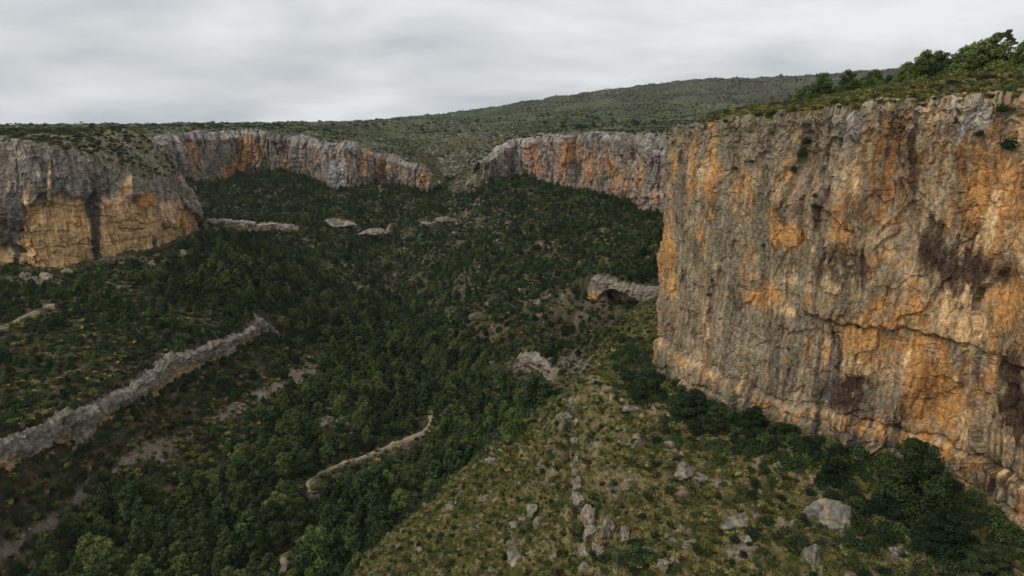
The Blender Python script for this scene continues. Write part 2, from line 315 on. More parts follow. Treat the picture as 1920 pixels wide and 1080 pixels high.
def ribbon(name, C, step, nface, ntop, disp, colour, mat, depth=5, back=14, kind='structure', widen=None, seed=0):
    P = catmull(C, step)
    P[:, :2] = P[:, :2]
    T_ = np.gradient(P[:, :2], axis=0); T_ /= np.maximum(np.hypot(T_[:, 0], T_[:, 1]), 1e-6)[:, None]
    k = max(1, int(3 / step)); ker = np.ones(2 * k + 1) / (2 * k + 1)
    Tp = np.pad(T_, ((k, k), (0, 0)), 'edge'); T_ = np.stack([np.convolve(Tp[:, i], ker, 'valid') for i in (0, 1)], 1); T_ /= np.hypot(T_[:, 0], T_[:, 1])[:, None]
    N = np.stack([T_[:, 1], -T_[:, 0]], 1)
    s = np.concatenate([[0], np.cumsum(np.hypot(*np.diff(P[:, :2], axis=0).T))])
    nu = len(P); v = np.linspace(0, 1, nface)
    zb = P[:, 2] - depth; zr = P[:, 3]
    Z = zb[:, None] + (zr - zb)[:, None] * v[None]; SS = np.repeat(s[:, None], nface, 1)
    H = (Z - P[:, 2:3]) / np.maximum(zr - P[:, 2], 1)[:, None]        # 0 foot .. 1 rim
    X0 = P[:, 0:1] + 0 * Z; Y0 = P[:, 1:2] + 0 * Z
    px, py = proj(X0, Y0, Z)
    D = disp(SS, Z, H, px, py)
    zj = (fbm(s / 3.1, s * 0, 3, 61 + seed) * 1.2 + (fbm(s / 30, s * 0 + 3, 3, 64 + seed) * 6 if seed in (2, 3) else 0))[:, None] * S((H - .8) / .2)
    X = X0 + N[:, 0:1] * D; Y = Y0 + N[:, 1:2] * D; Zf = Z + zj
    # top strip
    w = np.linspace(0, 1, ntop + 1)[1:]; wi = w[None] * back
    Xt = X[:, -1:] - N[:, 0:1] * wi; Yt = Y[:, -1:] - N[:, 1:2] * wi
    g = G(Xt, Yt); f1, f2, idv = worley(Xt / 2.3, Yt / 2.3, 5 + seed)
    tz = Zf[:, -1:] * (1 - S(w)[None]) + (g - .0) * S(w)[None] + (idv * 1.5 - .35 + np.minimum(f2 - f1, .25) * 2) * np.sin(np.pi * np.clip(w, 0, 1))[None] ** .7 - .9 * w[None] ** 6
    V = np.concatenate([np.stack([X, Y, Zf], -1), np.stack([Xt, Yt, tz], -1)], 1)
    pxa, pya = proj(V[..., 0], V[..., 1], V[..., 2]); Ha = np.concatenate([H, 1 + np.repeat(w[None], nu, 0)], 1); Za = np.concatenate([Z, tz], 1); Sa = np.repeat(s[:, None], nface + ntop, 1)
    px0 = np.concatenate([px, pxa[:, nface:]], 1); py0 = np.concatenate([py, pya[:, nface:]], 1)
    Cc = colour(Sa, Za, Ha, px0, py0)
    o = grid_mesh(name, V, nu, nface + ntop, mat, Cc, kind)
    return o

def blobs(fields, px, py, L, wm=1.35):
    qx = px + 9 * fbm(px / 30, py / 50, 3, 150); qy = py + 14 * fbm(px / 25, py / 60, 3, 151)
    for (cx, cy, rx, ry, t, w) in L: fields[T[t]] = fields[T[t]] + wm * w * gs(qx, qy, cx, cy, rx, ry)
def line_y(px, pts):
    pts = np.array(pts); return np.interp(px, pts[:, 0], pts[:, 1])

# ---- near right cliff
SEAM1 = [(1225, 628), (1270, 655), (1330, 690), (1400, 722), (1470, 760), (1550, 772), (1650, 800), (1740, 830), (1800, 855), (1920, 905), (2100, 980)]
SEAM2 = [(1440, 480), (1500, 590), (1560, 608), (1640, 615), (1700, 622), (1780, 640), (1850, 665), (1920, 688), (2100, 740)]
def disp_right(s, z, H, px, py):
    wx = fbm(s / 9, z / 14, 3, 20) * 1.6
    d = 2.6 * fbm(s / 30, z / 70, 3, 21) + .8 * fbm((s + wx) / 5.5, z / 60, 3, 22) + .35 * (-np.abs(fbm((s + wx) / 4.2, z / 50, 3, 23)) + .3)
    f1, f2, idv = worley((s + wx) / 5 + .6 * fbm(s / 3, z / 3, 2, 29), z / 9 + s / 30, 24); d += 1.5 * facet((s + wx) / 9, z / 17, 160) + .9 * facet((s + wx) / 3.6, z / 6, 161)
    f1, f2, idv = worley((s + wx) / 1.3, z / 3.2, 25); d += .45 * facet((s + wx) / 1.5, z / 2.6, 162) * (.7 + .6 * S(H * 2.2 - 1))
    d += .22 * fbm(s / 1.6, z / 3.4, 5, 26, .6) - .22 * np.abs(fbm(s / 1.3, z / 3, 4, 45, .65)) - .4 * crack(s + wx, z, 9, 60, .03, 46) * S(fbm(s / 20, z / 25, 2, 53) * 4 + .3) - .4 * crack(s, z + .2 * s, 26, 7, .03, 47) * S(fbm(s / 15, z / 15, 2, 52) * 4)
    # weathered, broken crown near the rim
    cr = S((H - .86) / .14); f1, f2, idv = worley(s / 2.4, z / 2.0, 27); d += cr * (1.8 * facet(s / 2.6, z / 2.2, 163) + .9 * facet(s / 1.1, z / 1.0, 164)) - cr * cr * 1.6
    jit = fbm(s / 3, z / 3, 3, 28) * 9
    y1 = line_y(px, SEAM1) + jit; d += .8 * S((py - y1) / 9) - .7 * np.exp(-((py - y1 + 3) / 3.2) ** 2)
    y2 = line_y(px, SEAM2) + jit; m2 = S((px - 1430) / 60); d += m2 * (1.1 * S((y2 - py) / 7) - .8 * np.exp(-((py - y2) / 3) ** 2)) - .6 * m2
    y3 = line_y(px, [(1225, 690), (1450, 770), (1560, 800), (1760, 880), (1800, 910), (1920, 962)]) + jit; d += .5 * S((py - y3) / 8) - .5 * np.exp(-((py - y3) / 3) ** 2)
    # grey pillar and the recess right of it; bushy alcove left of it
    d += 3.4 * gs(px, py, 1585, 270, 24, 130) + 1.4 * gs(px, py, 1560, 420, 60, 90)
    d -= 3.6 * gs(px, py, 1652, 330, 45, 150) + 4.2 * gs(px, py, 1512, 290, 26, 60) + 1.6 * gs(px, py, 1720, 450, 40, 100)
    d += 2.8 * gs(px, py, 1830, 260, 45, 45) + 1.8 * gs(px, py, 1470, 430, 40, 60) - 2.0 * gs(px, py, 1375, 330, 20, 60)
    d += 1.6 * gs(px, py, 1500, 380, 70, 30)
    d += 1.4 * S((py - 690) / 60) * gs(px, py, 1750, 600, 30, 400) * -1
    return d
def col_right(s, z, H, px, py):
    wx = fbm(s / 9, z / 14, 3, 20) * 1.6
    st = fbm((s + wx) / 2.6, z / 42, 5, 30, .6); st2 = fbm((s + wx) / 5.2, z / 60, 4, 31); pt = fbm((s + wx * 2) / 8, z / 12, 5, 32, .6); pt2 = fbm(s / 3, z / 4, 5, 33, .65); st3 = fbm((s + wx) / 1.5, z / 30, 4, 36, .6)
    f = [0.0 * s for _ in RC]
    rt = S((px - 1400) / 300)
    f[T['g']] = .28 + .75 * st - .35 * rt + .3 * pt2; f[T['t']] = .44 - .5 * st2 + .5 * pt2
    f[T['o']] = -.07 + .22 * rt - .75 * st2 - .3 * pt2 + .5 * pt; f[T['y']] = -.10 + .20 * rt + .75 * pt2 - .5 * st3 - .4 * pt; f[T['r']] = -.30 + .12 * rt - .8 * st3 + .3 * pt
    f[T['b']] = -.17 + .12 * rt + .9 * pt + .6 * st3; f[T['d']] = -.18 + .8 * st3 + .5 * st; f[T['l']] = -.55 + .6 * pt2 + .5 * S((H - .8) / .2)
    f[T['g']] += .45 * S((H - .86) / .12); f[T['l']] += .3 * S((H - .9) / .1)
    L = [(1250, 500, 12, 90, 'o', .9), (1262, 300, 10, 50, 'o', .5), (1300, 330, 9, 80, 'o', .8), (1335, 330, 10, 110, 'o', .9), (1320, 450, 9, 60, 'o', .5), (1385, 370, 14, 60, 'o', .6), (1270, 420, 22, 130, 'g', .45),
         (1370, 480, 28, 180, 'g', .4), (1345, 560, 8, 40, 'y', .6), (1320, 640, 14, 40, 'y', .5), (1310, 620, 10, 40, 'r', .3), (1420, 400, 30, 60, 'g', .4), (1480, 440, 34, 30, 'o', .9), (1440, 560, 50, 24, 'o', .7), (1470, 585, 40, 12, 'y', .7),
         (1545, 400, 60, 70, 'l', .2), (1590, 260, 24, 70, 'l', .5), (1600, 330, 12, 40, 'y', .5), (1520, 300, 50, 40, 'g', .3), (1500, 620, 40, 60, 'g', .4), (1510, 660, 34, 60, 'l', .2), (1450, 650, 22, 90, 'd', .5), (1560, 680, 26, 60, 'd', .6),
         (1640, 330, 40, 110, 'r', .55), (1680, 250, 30, 50, 'r', .3), (1700, 330, 25, 130, 'b', .45), (1620, 500, 50, 60, 'b', .3), (1660, 560, 30, 60, 'r', .6), (1560, 510, 40, 60, 'b', .3), (1580, 420, 14, 50, 'o', .6), (1600, 640, 60, 40, 'o', .6),
         (1620, 690, 50, 30, 'y', .5), (1600, 712, 24, 14, 'b', 1.0), (1590, 745, 40, 22, 'b', 1.3), (1500, 730, 60, 26, 'd', .5), (1650, 760, 40, 36, 'g', .6), (1550, 745, 22, 22, 'd', .6), (1750, 470, 30, 70, 'b', 1.1), (1780, 230, 18, 60, 'b', .8), (1740, 220, 16, 40, 'y', .4),
         (1840, 510, 60, 45, 'b', 1.0), (1830, 380, 30, 40, 'o', .5), (1870, 360, 60, 90, 'o', .7), (1880, 420, 50, 60, 'y', .6), (1820, 250, 40, 60, 'l', .7), (1900, 560, 40, 60, 'o', .4), (1740, 720, 42, 100, 'r', .95), (1715, 680, 20, 110, 'o', .9), (1770, 740, 22, 90, 'o', .9),
         (1790, 590, 50, 40, 'y', .5), (1830, 620, 40, 30, 'y', .6), (1780, 800, 14, 30, 'y', 1.1), (1890, 700, 30, 60, 'b', 1.1), (1900, 780, 40, 50, 'b', 1.0), (1830, 800, 22, 50, 'b', .5), (1850, 760, 20, 30, 'y', .4), (1520, 790, 90, 14, 'd', .5), (1580, 830, 80, 22, 'd', .6), (1400, 760, 40, 26, 'd', .5),
         (1300, 690, 40, 22, 'd', .4), (1880, 900, 60, 26, 'b', .5), (1860, 960, 60, 30, 'g', .5), (1250, 560, 16, 60, 'g', .3), (1240, 650, 14, 24, 'y', .3)]
    blobs(f, px, py, L)
    y1 = line_y(px, SEAM1) + fbm(s / 3, z / 3, 3, 28) * 9; f[T['y']] += .7 * np.exp(-((py - y1 - 9) / 8) ** 2) * (.6 + fbm(s / 6, z * 0, 2, 35)); f[T['o']] += .4 * np.exp(-((py - y1 - 14) / 10) ** 2)
    f[T['d']] += .22 * S((py - y1 - 14) / 20); f[T['g']] += .2 * S((py - y1 - 14) / 20)
    hf = fbm(s / 1.1, z / 3.5, 4, 38, .7); hf2 = fbm(s / .9, z / 1.2, 3, 39, .7)
    for k_, w_ in (('o', .35), ('b', .45), ('y', -.35), ('g', -.3)): f[T[k_]] = f[T[k_]] + w_ * hf + .25 * w_ * hf2
    c = softcol(f, 7.5) 
    return c * np.clip(1 + .55 * fbm(s / .8, z / 2.2, 4, 37, .7) + .45 * fbm(s / 1.5, z / 26, 4, 49, .65) + .5 * fbm(s / .6, z / .7, 3, 54, .7) + .35 * fbm(s / 7, z / 9, 4, 34), .35, 1.8)[..., None]
print('right'); 
rw = ribbon('cliff', RIGHT[3:], .27, 330, 26, disp_right, col_right, M_cliff, seed=1)
WV = np.zeros(len(rw.data.vertices) * 3, np.float32); rw.data.vertices.foreach_get('co', WV); WV = WV.reshape(-1, 356, 3)[:, :330].reshape(-1, 3); WV = WV[WV[:, 1] < 215]; _a, _b = proj(WV[:, 0], WV[:, 1], WV[:, 2]); WALL = (WV, _a, _b)
def gen_disp(seed, a, zs=1.0, crown=.2):
    def d_(s, z, H, px, py):
        wx = fbm(s / 16, z / 25, 3, seed) * 4
        d = a * (2.6 * fbm(s / 40, z / 90, 3, seed + 1) + 1.6 * fbm((s + wx) / 12, z / 60, 4, seed + 2) - 1.1 * np.abs(fbm((s + wx) / 8, z / 50, 3, seed + 3)))
        q1, q2, idq = worley(s / 26, z / 160, seed + 18); d += a * (idq - .5) * 5.5 * S((q2 - q1) / .12)
        f1, f2, idv = worley((s + wx) / 9, z / 12, seed + 4); d += a * 2.6 * facet((s + wx) / 11, z / 18, seed + 20)
        f1, f2, idv = worley((s + wx) / 3, z / 4, seed + 5); d += a * 1.6 * facet((s + wx) / 4, z / 5, seed + 21) + a * .4 * fbm(s / 3, z / 4, 4, seed + 6)
        d -= a * (2.4 * crack(s + wx, z, 22, 200, .06, seed + 12) + 1.2 * crack(s + wx, z, 9, 80, .06, seed + 13)) + a * .9 * np.abs(fbm(s / 3, z / 6, 4, seed + 14, .6))
        return d - a * 2.6 * S((H - 1 + crown) / crown) ** 2
    return d_
def farcol(seed, L, bias=0):
    def c_(s, z, H, px, py):
        wx = fbm(s / 16, z / 25, 3, seed) * 4
        st = fbm((s + wx) / 6, z / 90, 5, seed + 7, .6); pt = fbm(s / 20, z / 30, 4, seed + 8); p2 = fbm(s / 5, z / 7, 4, seed + 9, .6); st2 = fbm((s + wx) / 3, z / 60, 4, seed + 10)
        f = [0.0 * s - .6 for _ in RC]
        f[T['g']] = .35 + .3 * st; f[T['l']] = .15 + .5 * p2 + .3 * S((H - .8) / .2); f[T['d']] = -.1 + .7 * st2 + .3 * p2; f[T['o']] = bias + .7 * st - .3 * S((H - .75) / .25) + .5 * pt - .4 * p2; f[T['y']] = bias - .04 - .8 * st2 + .5 * pt + .3 * p2 - .3 * S((H - .7) / .3); f[T['r']] = bias - .25 + .7 * st
        blobs(f, px, py, L, 1.35); return softcol(f, 6.2, RC_HAZED) * np.clip(1.05 + .5 * fbm(s / 2.2, z / 12, 4, seed + 15, .65) + .4 * fbm(s / 3, z / 3, 3, seed + 16) - .5 * crack(s + wx, z, 22, 200, .06, seed + 12) - .3 * crack(s + wx, z, 9, 80, .06, seed + 13), .3, 1.8)[..., None]
    return c_
print('far')
FL = [(355, 290, 10, 30, 'o', .6), (378, 300, 7, 40, 'y', .5), (420, 270, 6, 24, 'o', .6), (455, 290, 12, 45, 'o', 1.2), (430, 325, 22, 14, 'o', 1.0), (445, 270, 12, 30, 'r', .5), (480, 280, 8, 30, 'o', 1.0), (500, 320, 10, 16, 'o', .4), (540, 300, 9, 20, 'o', .7), (400, 320, 16, 20, 'd', .4), (575, 285, 12, 26, 'o', .5),
      (600, 290, 12, 26, 'b', .4), (645, 295, 14, 24, 'y', .6), (632, 320, 14, 24, 'l', .6), (685, 300, 9, 40, 'o', 1.0), (708, 300, 6, 24, 'o', .6), (735, 320, 12, 14, 'y', .6), (785, 325, 14, 22, 'y', .6), (795, 335, 8, 18, 'o', .9), (520, 280, 30, 30, 'g', .4)]
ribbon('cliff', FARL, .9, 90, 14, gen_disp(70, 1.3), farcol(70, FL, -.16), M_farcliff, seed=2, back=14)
FR = [(985, 300, 10, 30, 'o', .5), (1003, 295, 10, 30, 'o', 1.0), (1030, 280, 8, 25, 'o', .4), (1065, 290, 12, 40, 'o', 1.1), (1097, 310, 12, 40, 'o', .8), (1125, 300, 8, 30, 'o', .4), (1145, 300, 10, 40, 'o', .8), (1165, 340, 20, 24, 'o', .7), (1180, 345, 20, 24, 'y', .4), (1207, 350, 8, 40, 'o', 1.0), (1230, 370, 14, 20, 'y', .7), (900, 330, 50, 30, 'g', .5),
      (1130, 275, 70, 15, 'g', .3)]
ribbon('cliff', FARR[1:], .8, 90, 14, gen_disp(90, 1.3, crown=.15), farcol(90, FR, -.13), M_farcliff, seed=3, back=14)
print('mesa')
def disp_mesa(s, z, H, px, py):
    d = gen_disp(110, .55, crown=.3)(s, z, H, px, py)
    low = S((.60 + .45 * fbm(s / 30, z * 0, 3, 120) - H) / .05)
    t = z + s * .02 + 2.4 * fbm(s / 26, z / 30, 3, 121); t = t + 1.9 * np.sin(t * .55) + .8 * np.sin(t * 1.3 + 1)
    f1, f2, idv = worley(s / 21 + .25 * fbm(s / 5, z / 5, 2, 123), t / 5.6, 124); g1, g2, idw = worley(s / 7, t / 2.6, 125)
    d -= low * (1.6 + 3.0 * idv + 1.2 * idw)
    up = 1 - low; h1, h2, idu = worley(s / 4.5, z / 6, 126); d += up * (1.8 * facet(s / 5, z / 6, 129) + 1.0 * facet(s / 1.9, z / 2.4, 136) - .5 * np.abs(fbm(s / 2.4, z / 5, 4, 127, .6)) - 1.0 * crack(s, z, 11, 60, .05, 128))
    return d
ML = [(12, 350, 4, 20, 'y', 1.3), (54, 370, 5, 22, 'y', 1.6), (90, 350, 4, 60, 'y', 1.3), (55, 450, 20, 60, 'o', .4), (85, 450, 40, 45, 'y', .9), (140, 420, 30, 40, 'y', .6), (60, 490, 70, 30, 'y', .9), (125, 400, 20, 18, 'o', .7), (145, 425, 14, 22, 'o', .7), (215, 380, 24, 20, 'y', 1.0), (240, 350, 8, 30, 'y', 1.3), (280, 375, 26, 22, 'o', 1.3),
      (210, 420, 30, 35, 'y', .9), (250, 430, 50, 35, 'y', .9), (320, 400, 30, 30, 'y', .9), (350, 400, 20, 30, 'o', .5), (180, 400, 14, 60, 'd', 1.2), (185, 450, 9, 30, 'd', 1.1), (118, 445, 7, 18, 'd', .9), (25, 490, 6, 30, 'd', 1.5), (15, 420, 20, 55, 'd', 1.2), (293, 450, 8, 14, 'd', 1.4), (60, 490, 4, 14, 'd', 1.1), (250, 450, 20, 10, 'l', .7), (270, 462, 60, 12, 'y', .5)]
def col_mesa(s, z, H, px, py):
    st = fbm(s / 4.5, z / 60, 5, 130, .6); p2 = fbm(s / 5, z / 7, 4, 131, .6); st2 = fbm(s / 2.2, z / 40, 4, 132)
    low = S((.60 + .45 * fbm(s / 30, z * 0, 3, 120) - H) / .08)
    f = [0.0 * s - .6 for _ in RC]
    f[T['g']] = .45 + .4 * p2 - .45 * low; f[T['l']] = .1 + .6 * p2 + .2 * st - .2 * low; f[T['d']] = .12 + .7 * st - .05 * low; f[T['y']] = -.45 + .62 * low - .5 * st2 + .4 * p2; f[T['o']] = -.55 + .66 * low + .6 * st2 - .4 * p2; f[T['t']] = -.4 + .65 * low + .4 * p2; f[T['b']] = -.4 + .3 * low + .5 * st2
    blobs(f, px, py, ML); t = z + s * .02 + 2.4 * fbm(s / 26, z / 30, 3, 121); t = t + 1.9 * np.sin(t * .55) + .8 * np.sin(t * 1.3 + 1); f1, f2, idv = worley(s / 21 + .25 * fbm(s / 5, z / 5, 2, 123), t / 5.6, 124)
    return softcol(f, 6.5) * (1 + (1 - low)[..., None] * np.array((.25, .25, .42))) * np.clip(1.15 + .45 * fbm(s / 1.6, z / 3, 4, 133, .65) + .35 * fbm(s / 2, z / 20, 3, 134) - .45 * low * np.exp(-((f2 - f1) / .05) ** 2) + .25 * low * (idv - .4) , .3, 1.7)[..., None]
ribbon('cliff', MESA, .55, 150, 22, disp_mesa, col_mesa, M_farcliff, seed=4, back=14)
print('ledges')
# ---- ledges
VAR = dict(long=.2, edge=.9, farl=1.2, farm=1.5, wall=1.2, bank=1, low=1.2, cave=0)
def ledge(key, step, nf, disp, colour, label=None, extra=0, seed=0, topz=None):
    P, H, dec = LEDGES[key]; fl = FLIP.get(key, 1)
    Q = P[:, :2] if fl > 0 else P[::-1, :2]
    T_ = np.gradient(Q, axis=0); T_ /= np.hypot(T_[:, 0], T_[:, 1])[:, None]; N = np.stack([T_[:, 1], -T_[:, 0]], 1)
    lo = Q + N * .6; hi = Q - N * 4.4
    zl = G(lo[:, 0], lo[:, 1]); zh = G(hi[:, 0], hi[:, 1])
    if key == 'long': zl, zh = [np.convolve(np.pad(q, 3, 'edge'), np.ones(7) / 7, 'valid') for q in (zl, zh)]
    n = len(Q); e = np.minimum(np.arange(n), np.arange(n)[::-1]) / max(1, n * .08); taper = S(e)
    q1 = np.arange(n) * 6. / 14; taper = taper * np.clip(.85 + VAR.get(key, .5) * 1.6 * fbm(q1, q1 * 0 + .5, 3, 300 + seed), .02, 1.15)
    zr = zl + (zh + .15 - zl) * (.05 + .95 * taper)
    C = [(Q[i, 0] + N[i, 0] * .8, Q[i, 1] + N[i, 1] * .8, zl[i] - .3, zr[i]) for i in range(n)]
    return ribbon('rock_ledge', C, step, nf, 9, disp, colour, M_farcliff, depth=3, back=dict(edge=1.6, wall=3, long=3.5, cave=15).get(key, 4), seed=seed)
def ld(seed, a=1, over=1.5, lay=2.2):
    def f(s, z, H, px, py):
        d = 1.2 * a * fbm(s / 14, z / 30, 3, seed) + 1.1 * a * fbm(s / 4, z / 7, 4, seed + 1); f1, f2, idv = worley(s / 3.2, z / 3.2, seed + 2); d += a * (1.7 * facet(s / 3.4, z / 3, seed + 9) + .9 * facet(s / 1.2, z / 1.1, seed + 10))
        li = _rv[(np.floor((z + .6 * fbm(s / 9, z / 9, 2, seed + 3)) / lay).astype(np.int64) * 7 + seed + np.floor(s / 11).astype(np.int64) * 5) & 4095, 0]; d += a * (li - .5) * 1.0
        return d * .8 - over * S((.5 - H) / .25) * (.5 + .8 * fbm(s / 16, z * 0, 2, seed + 4)) - a * 1.5 * S((H - .8) / .2) ** 2
    return f
def lc(seed, base='g', warm=0.0, top=1.35):
    def f(s, z, H, px, py):
        st = fbm(s / 3.5, z / 16, 4, seed + 5); p2 = fbm(s / 3, z / 3.4, 4, seed + 6, .6); w = fbm(s / 16, z * 0, 2, seed + 4)
        q = [0.0 * s - .5 for _ in RC]; q[T['g']] = .3 + .3 * p2; q[T['l']] = .42 + .6 * p2; q[T['d']] = .05 + .8 * st; q[T['t']] = .15 + warm + .4 * st
        lw = S((.55 - H) / .15); q[T['y']] = -.5 + warm + lw * (.9 + 1.6 * w) + .3 * p2; q[T['o']] = -.7 + warm + lw * (.8 + 1.8 * w); cc = softcol(q, 6) * np.clip(1.02 + .5 * fbm(s / 1.5, z / 2, 4, seed + 8, .65), .4, 1.7)[..., None]; k_ = S((H - top + .6 * p2) / .3)[..., None]; return cc + (np.array((.07, .058, .034)) - cc) * k_
    return f
led = [ledge('long', .45, 44, ld(200, .9, 2.2), lc(200), seed=5),
 ledge('edge', .35, 40, ld(210, .6, .6), lc(210, warm=.25), seed=6),
 ledge('farl', .9, 20, ld(220, .9), lc(220), seed=7), ledge('farm', .9, 20, ld(230, 1.0), lc(230), seed=8),
 ledge('bank', .5, 30, ld(250, 1.2, 3), lc(250, warm=.25), seed=10),
]
def disp_cave(s, z, H, px, py):
    d = ld(280, .8, .5)(s, z, H, px, py)
    m = S((1 - np.abs((s - 26) / 17) ** 2.2 - np.maximum(H, 0) / .68) / .25)
    return d - 12 * m
PIT[0] = False; cav = ledge('cave', .4, 60, disp_cave, lc(280, warm=.1, top=1.08), seed=13); PIT[0] = True
print('terrain')
# ------------------------------------------------------------------ terrain mesh (one sheet, finer near the viewer)
na, nr = 1000, 1000
ang = np.linspace(R(-50), R(50), na)
rr = 42 * (1 / (1 - np.linspace(0, .9955, nr))) ** .92
rr = np.concatenate([np.geomspace(42, 900, int(nr * .78)), np.geomspace(905, 9000, nr - int(nr * .78))])
A, RR = np.meshgrid(ang, rr, indexing='ij'); TX = np.sin(A) * RR; TY = np.cos(A) * RR
TZ, TSD, TM = G(TX, TY, True)
def near_side(X, Y):
    d = np.full(X.shape, 1e9); sg = np.zeros(X.shape)
    for i in range(len(CR) - 1):
        a = CR[i, :2]; e = CR[i + 1, :2] - a; t = np.clip(((X - a[0]) * e[0] + (Y - a[1]) * e[1]) / (e @ e), 0, 1)
        q = (X - a[0] - t * e[0]) ** 2 + (Y - a[1] - t * e[1]) ** 2; m = q < d; d = np.where(m, q, d); sg = np.where(m, -(e[0] * (Y - a[1]) - e[1] * (X - a[0])), sg)
    d = np.sqrt(d) * np.sign(sg); return np.where(Y < 325, d, -99)
SCREE = [(-40, 1070), (50, 1005), (110, 965), (200, 900), (260, 850), (310, 835), (420, 775), (500, 735), (585, 690)]
BARE = [(300, 850, 45, 30, 1), (110, 985, 40, 16, .5), (40, 1040, 50, 14, .5), (560, 700, 40, 16, .7), (640, 770, 60, 40, .5), (600, 790, 50, 30, .4), (1000, 680, 60, 24, .9), (1080, 680, 60, 26, .7), (1150, 640, 14, 40, .6), (1040, 560, 60, 30, .3), (1060, 460, 60, 10, .6),
        (680, 540, 50, 30, .45), (640, 490, 60, 20, .3), (1000, 580, 50, 40, .3), (480, 930, 40, 14, 1), (450, 350, 20, 10, .4), (712, 352, 5, 18, 1.2), (880, 400, 30, 40, .3), (950, 410, 50, 30, .25), (735, 1005, 40, 20, 1.0), (860, 410, 20, 30, .4), (210, 540, 30, 16, .8), (60, 525, 90, 12, .9), (250, 490, 90, 10, 1.2), (30, 560, 30, 10, .5), (930, 450, 80, 60, .2)]
def bare(px, py):
    b = .9 * np.exp(-(polyd(px, py, SCREE) / 14) ** 2)
    b = b + 1.3 * np.exp(-(polyd(px, py, [(578, 912), (600, 890), (640, 872), (700, 852), (760, 828), (792, 812), (806, 795), (808, 770)]) / 4) ** 2) + 1.1 * np.exp(-(polyd(px, py, [(-5, 618), (30, 604), (55, 591), (102, 574)]) / 3.5) ** 2)
    for cx, cy, rx, ry, w in BARE: b = b + w * gs(px, py, cx, cy, rx, ry)
    return b
tpx, tpy = proj(TX, TY, TZ); ns = near_side(TX, TY); dist = np.hypot(TX, TY)
n1 = fbm(TX / 7, TY / 7, 5, 40, .6)[..., None]; n2 = fbm(TX / 30, TY / 30, 4, 41)[..., None]; n3 = fbm(TX / 2, TY / 2, 4, 42, .6)[..., None]
soil = np.array((.115, .088, .052)); tan = np.array((.25, .19, .125)); dark = np.array((.036, .036, .019)); olive = np.array((.14, .12, .045)); rockc = np.array((.22, .195, .16)); hillc = np.array((.050, .056, .026)); grasst = np.array((.14, .12, .05))
def mix(a, b, t): return a + (b - a) * np.clip(t, 0, 1)
c = mix(dark, soil, .35 + 1.0 * n1 + .6 * n2)
B = bare(tpx, tpy)[..., None]; c = mix(c, mix(tan * .8, rockc * .85, .4 + n1), S((B + .65 * n1 + .6 * n3 - .5) / .4))
N_ = S((ns + 3) / 6)[..., None]; cn = mix(olive, soil * 1.5, .45 + .9 * n1 + .5 * n3); cn = mix(cn, tan * .95, S((n3 + n1 * .8 - .34) / .22)); c = mix(c, cn, N_)
pl = TM[..., None]; cp = mix(grasst, soil, .4 + n1); cp = mix(cp, rockc, S((n3 + .6 * n1 - .3) / .2)); cp = mix(cp, rockc * .95, (TX < -190)[..., None] * (TY < 660)[..., None] * S((n3 + .8 * n1 + .12) / .3)); c = mix(c, cp, pl)
fh = (pl[..., 0] * S((dist - 650) / 200))[..., None]
hillc = hillc * (.75 + .9 * np.clip(.5 + fbm(TX / 160, TY / 220, 4, 48), 0, 1))[..., None]; hz = S((TZ - 0) / 60)[..., None]; ch = mix(hillc, np.array((.068, .060, .046)), .5 * hz + .6 * n2); ch = mix(ch, rockc * .8, S((fbm(TX / 18, TY / 30, 5, 44, .65)[..., None] + .25 * hz + 1.1 * gs(tpx, tpy, 860, 275, 110, 45)[..., None] - .58) / .25) * .35)
c = mix(c, ch, fh)
rs = (gs(tpx, tpy, 880, 315, 60, 45) * S((dist - 700) / 60))[..., None]; c = mix(c, rockc, S((rs * .35 + n1 * 1.1 - .5) / .3))
ter = grid_mesh('terrain', np.stack([TX, TY, TZ], -1), na, nr, M_ground, c, 'structure', flip=True)
# raster for fast visibility tests
gx = np.arange(-460, 460, 3.); gy = np.arange(30, 1000, 3.); GXX, GYY = np.meshgrid(gx, gy, indexing='ij'); GZ = G(GXX, GYY)
def gz(X, Y):
    i = np.clip(((X + 460) / 3).astype(int), 0, len(gx) - 1); j = np.clip(((Y - 30) / 3).astype(int), 0, len(gy) - 1); return GZ[i, j]
def visible(X, Y, Z):
    v = np.ones(len(X), bool)
    for t in np.linspace(.12, .97, 60):
        inr = (Y * t > 35); v &= ~(inr & (gz(X * t, Y * t) > Z * t + .3))
    return v
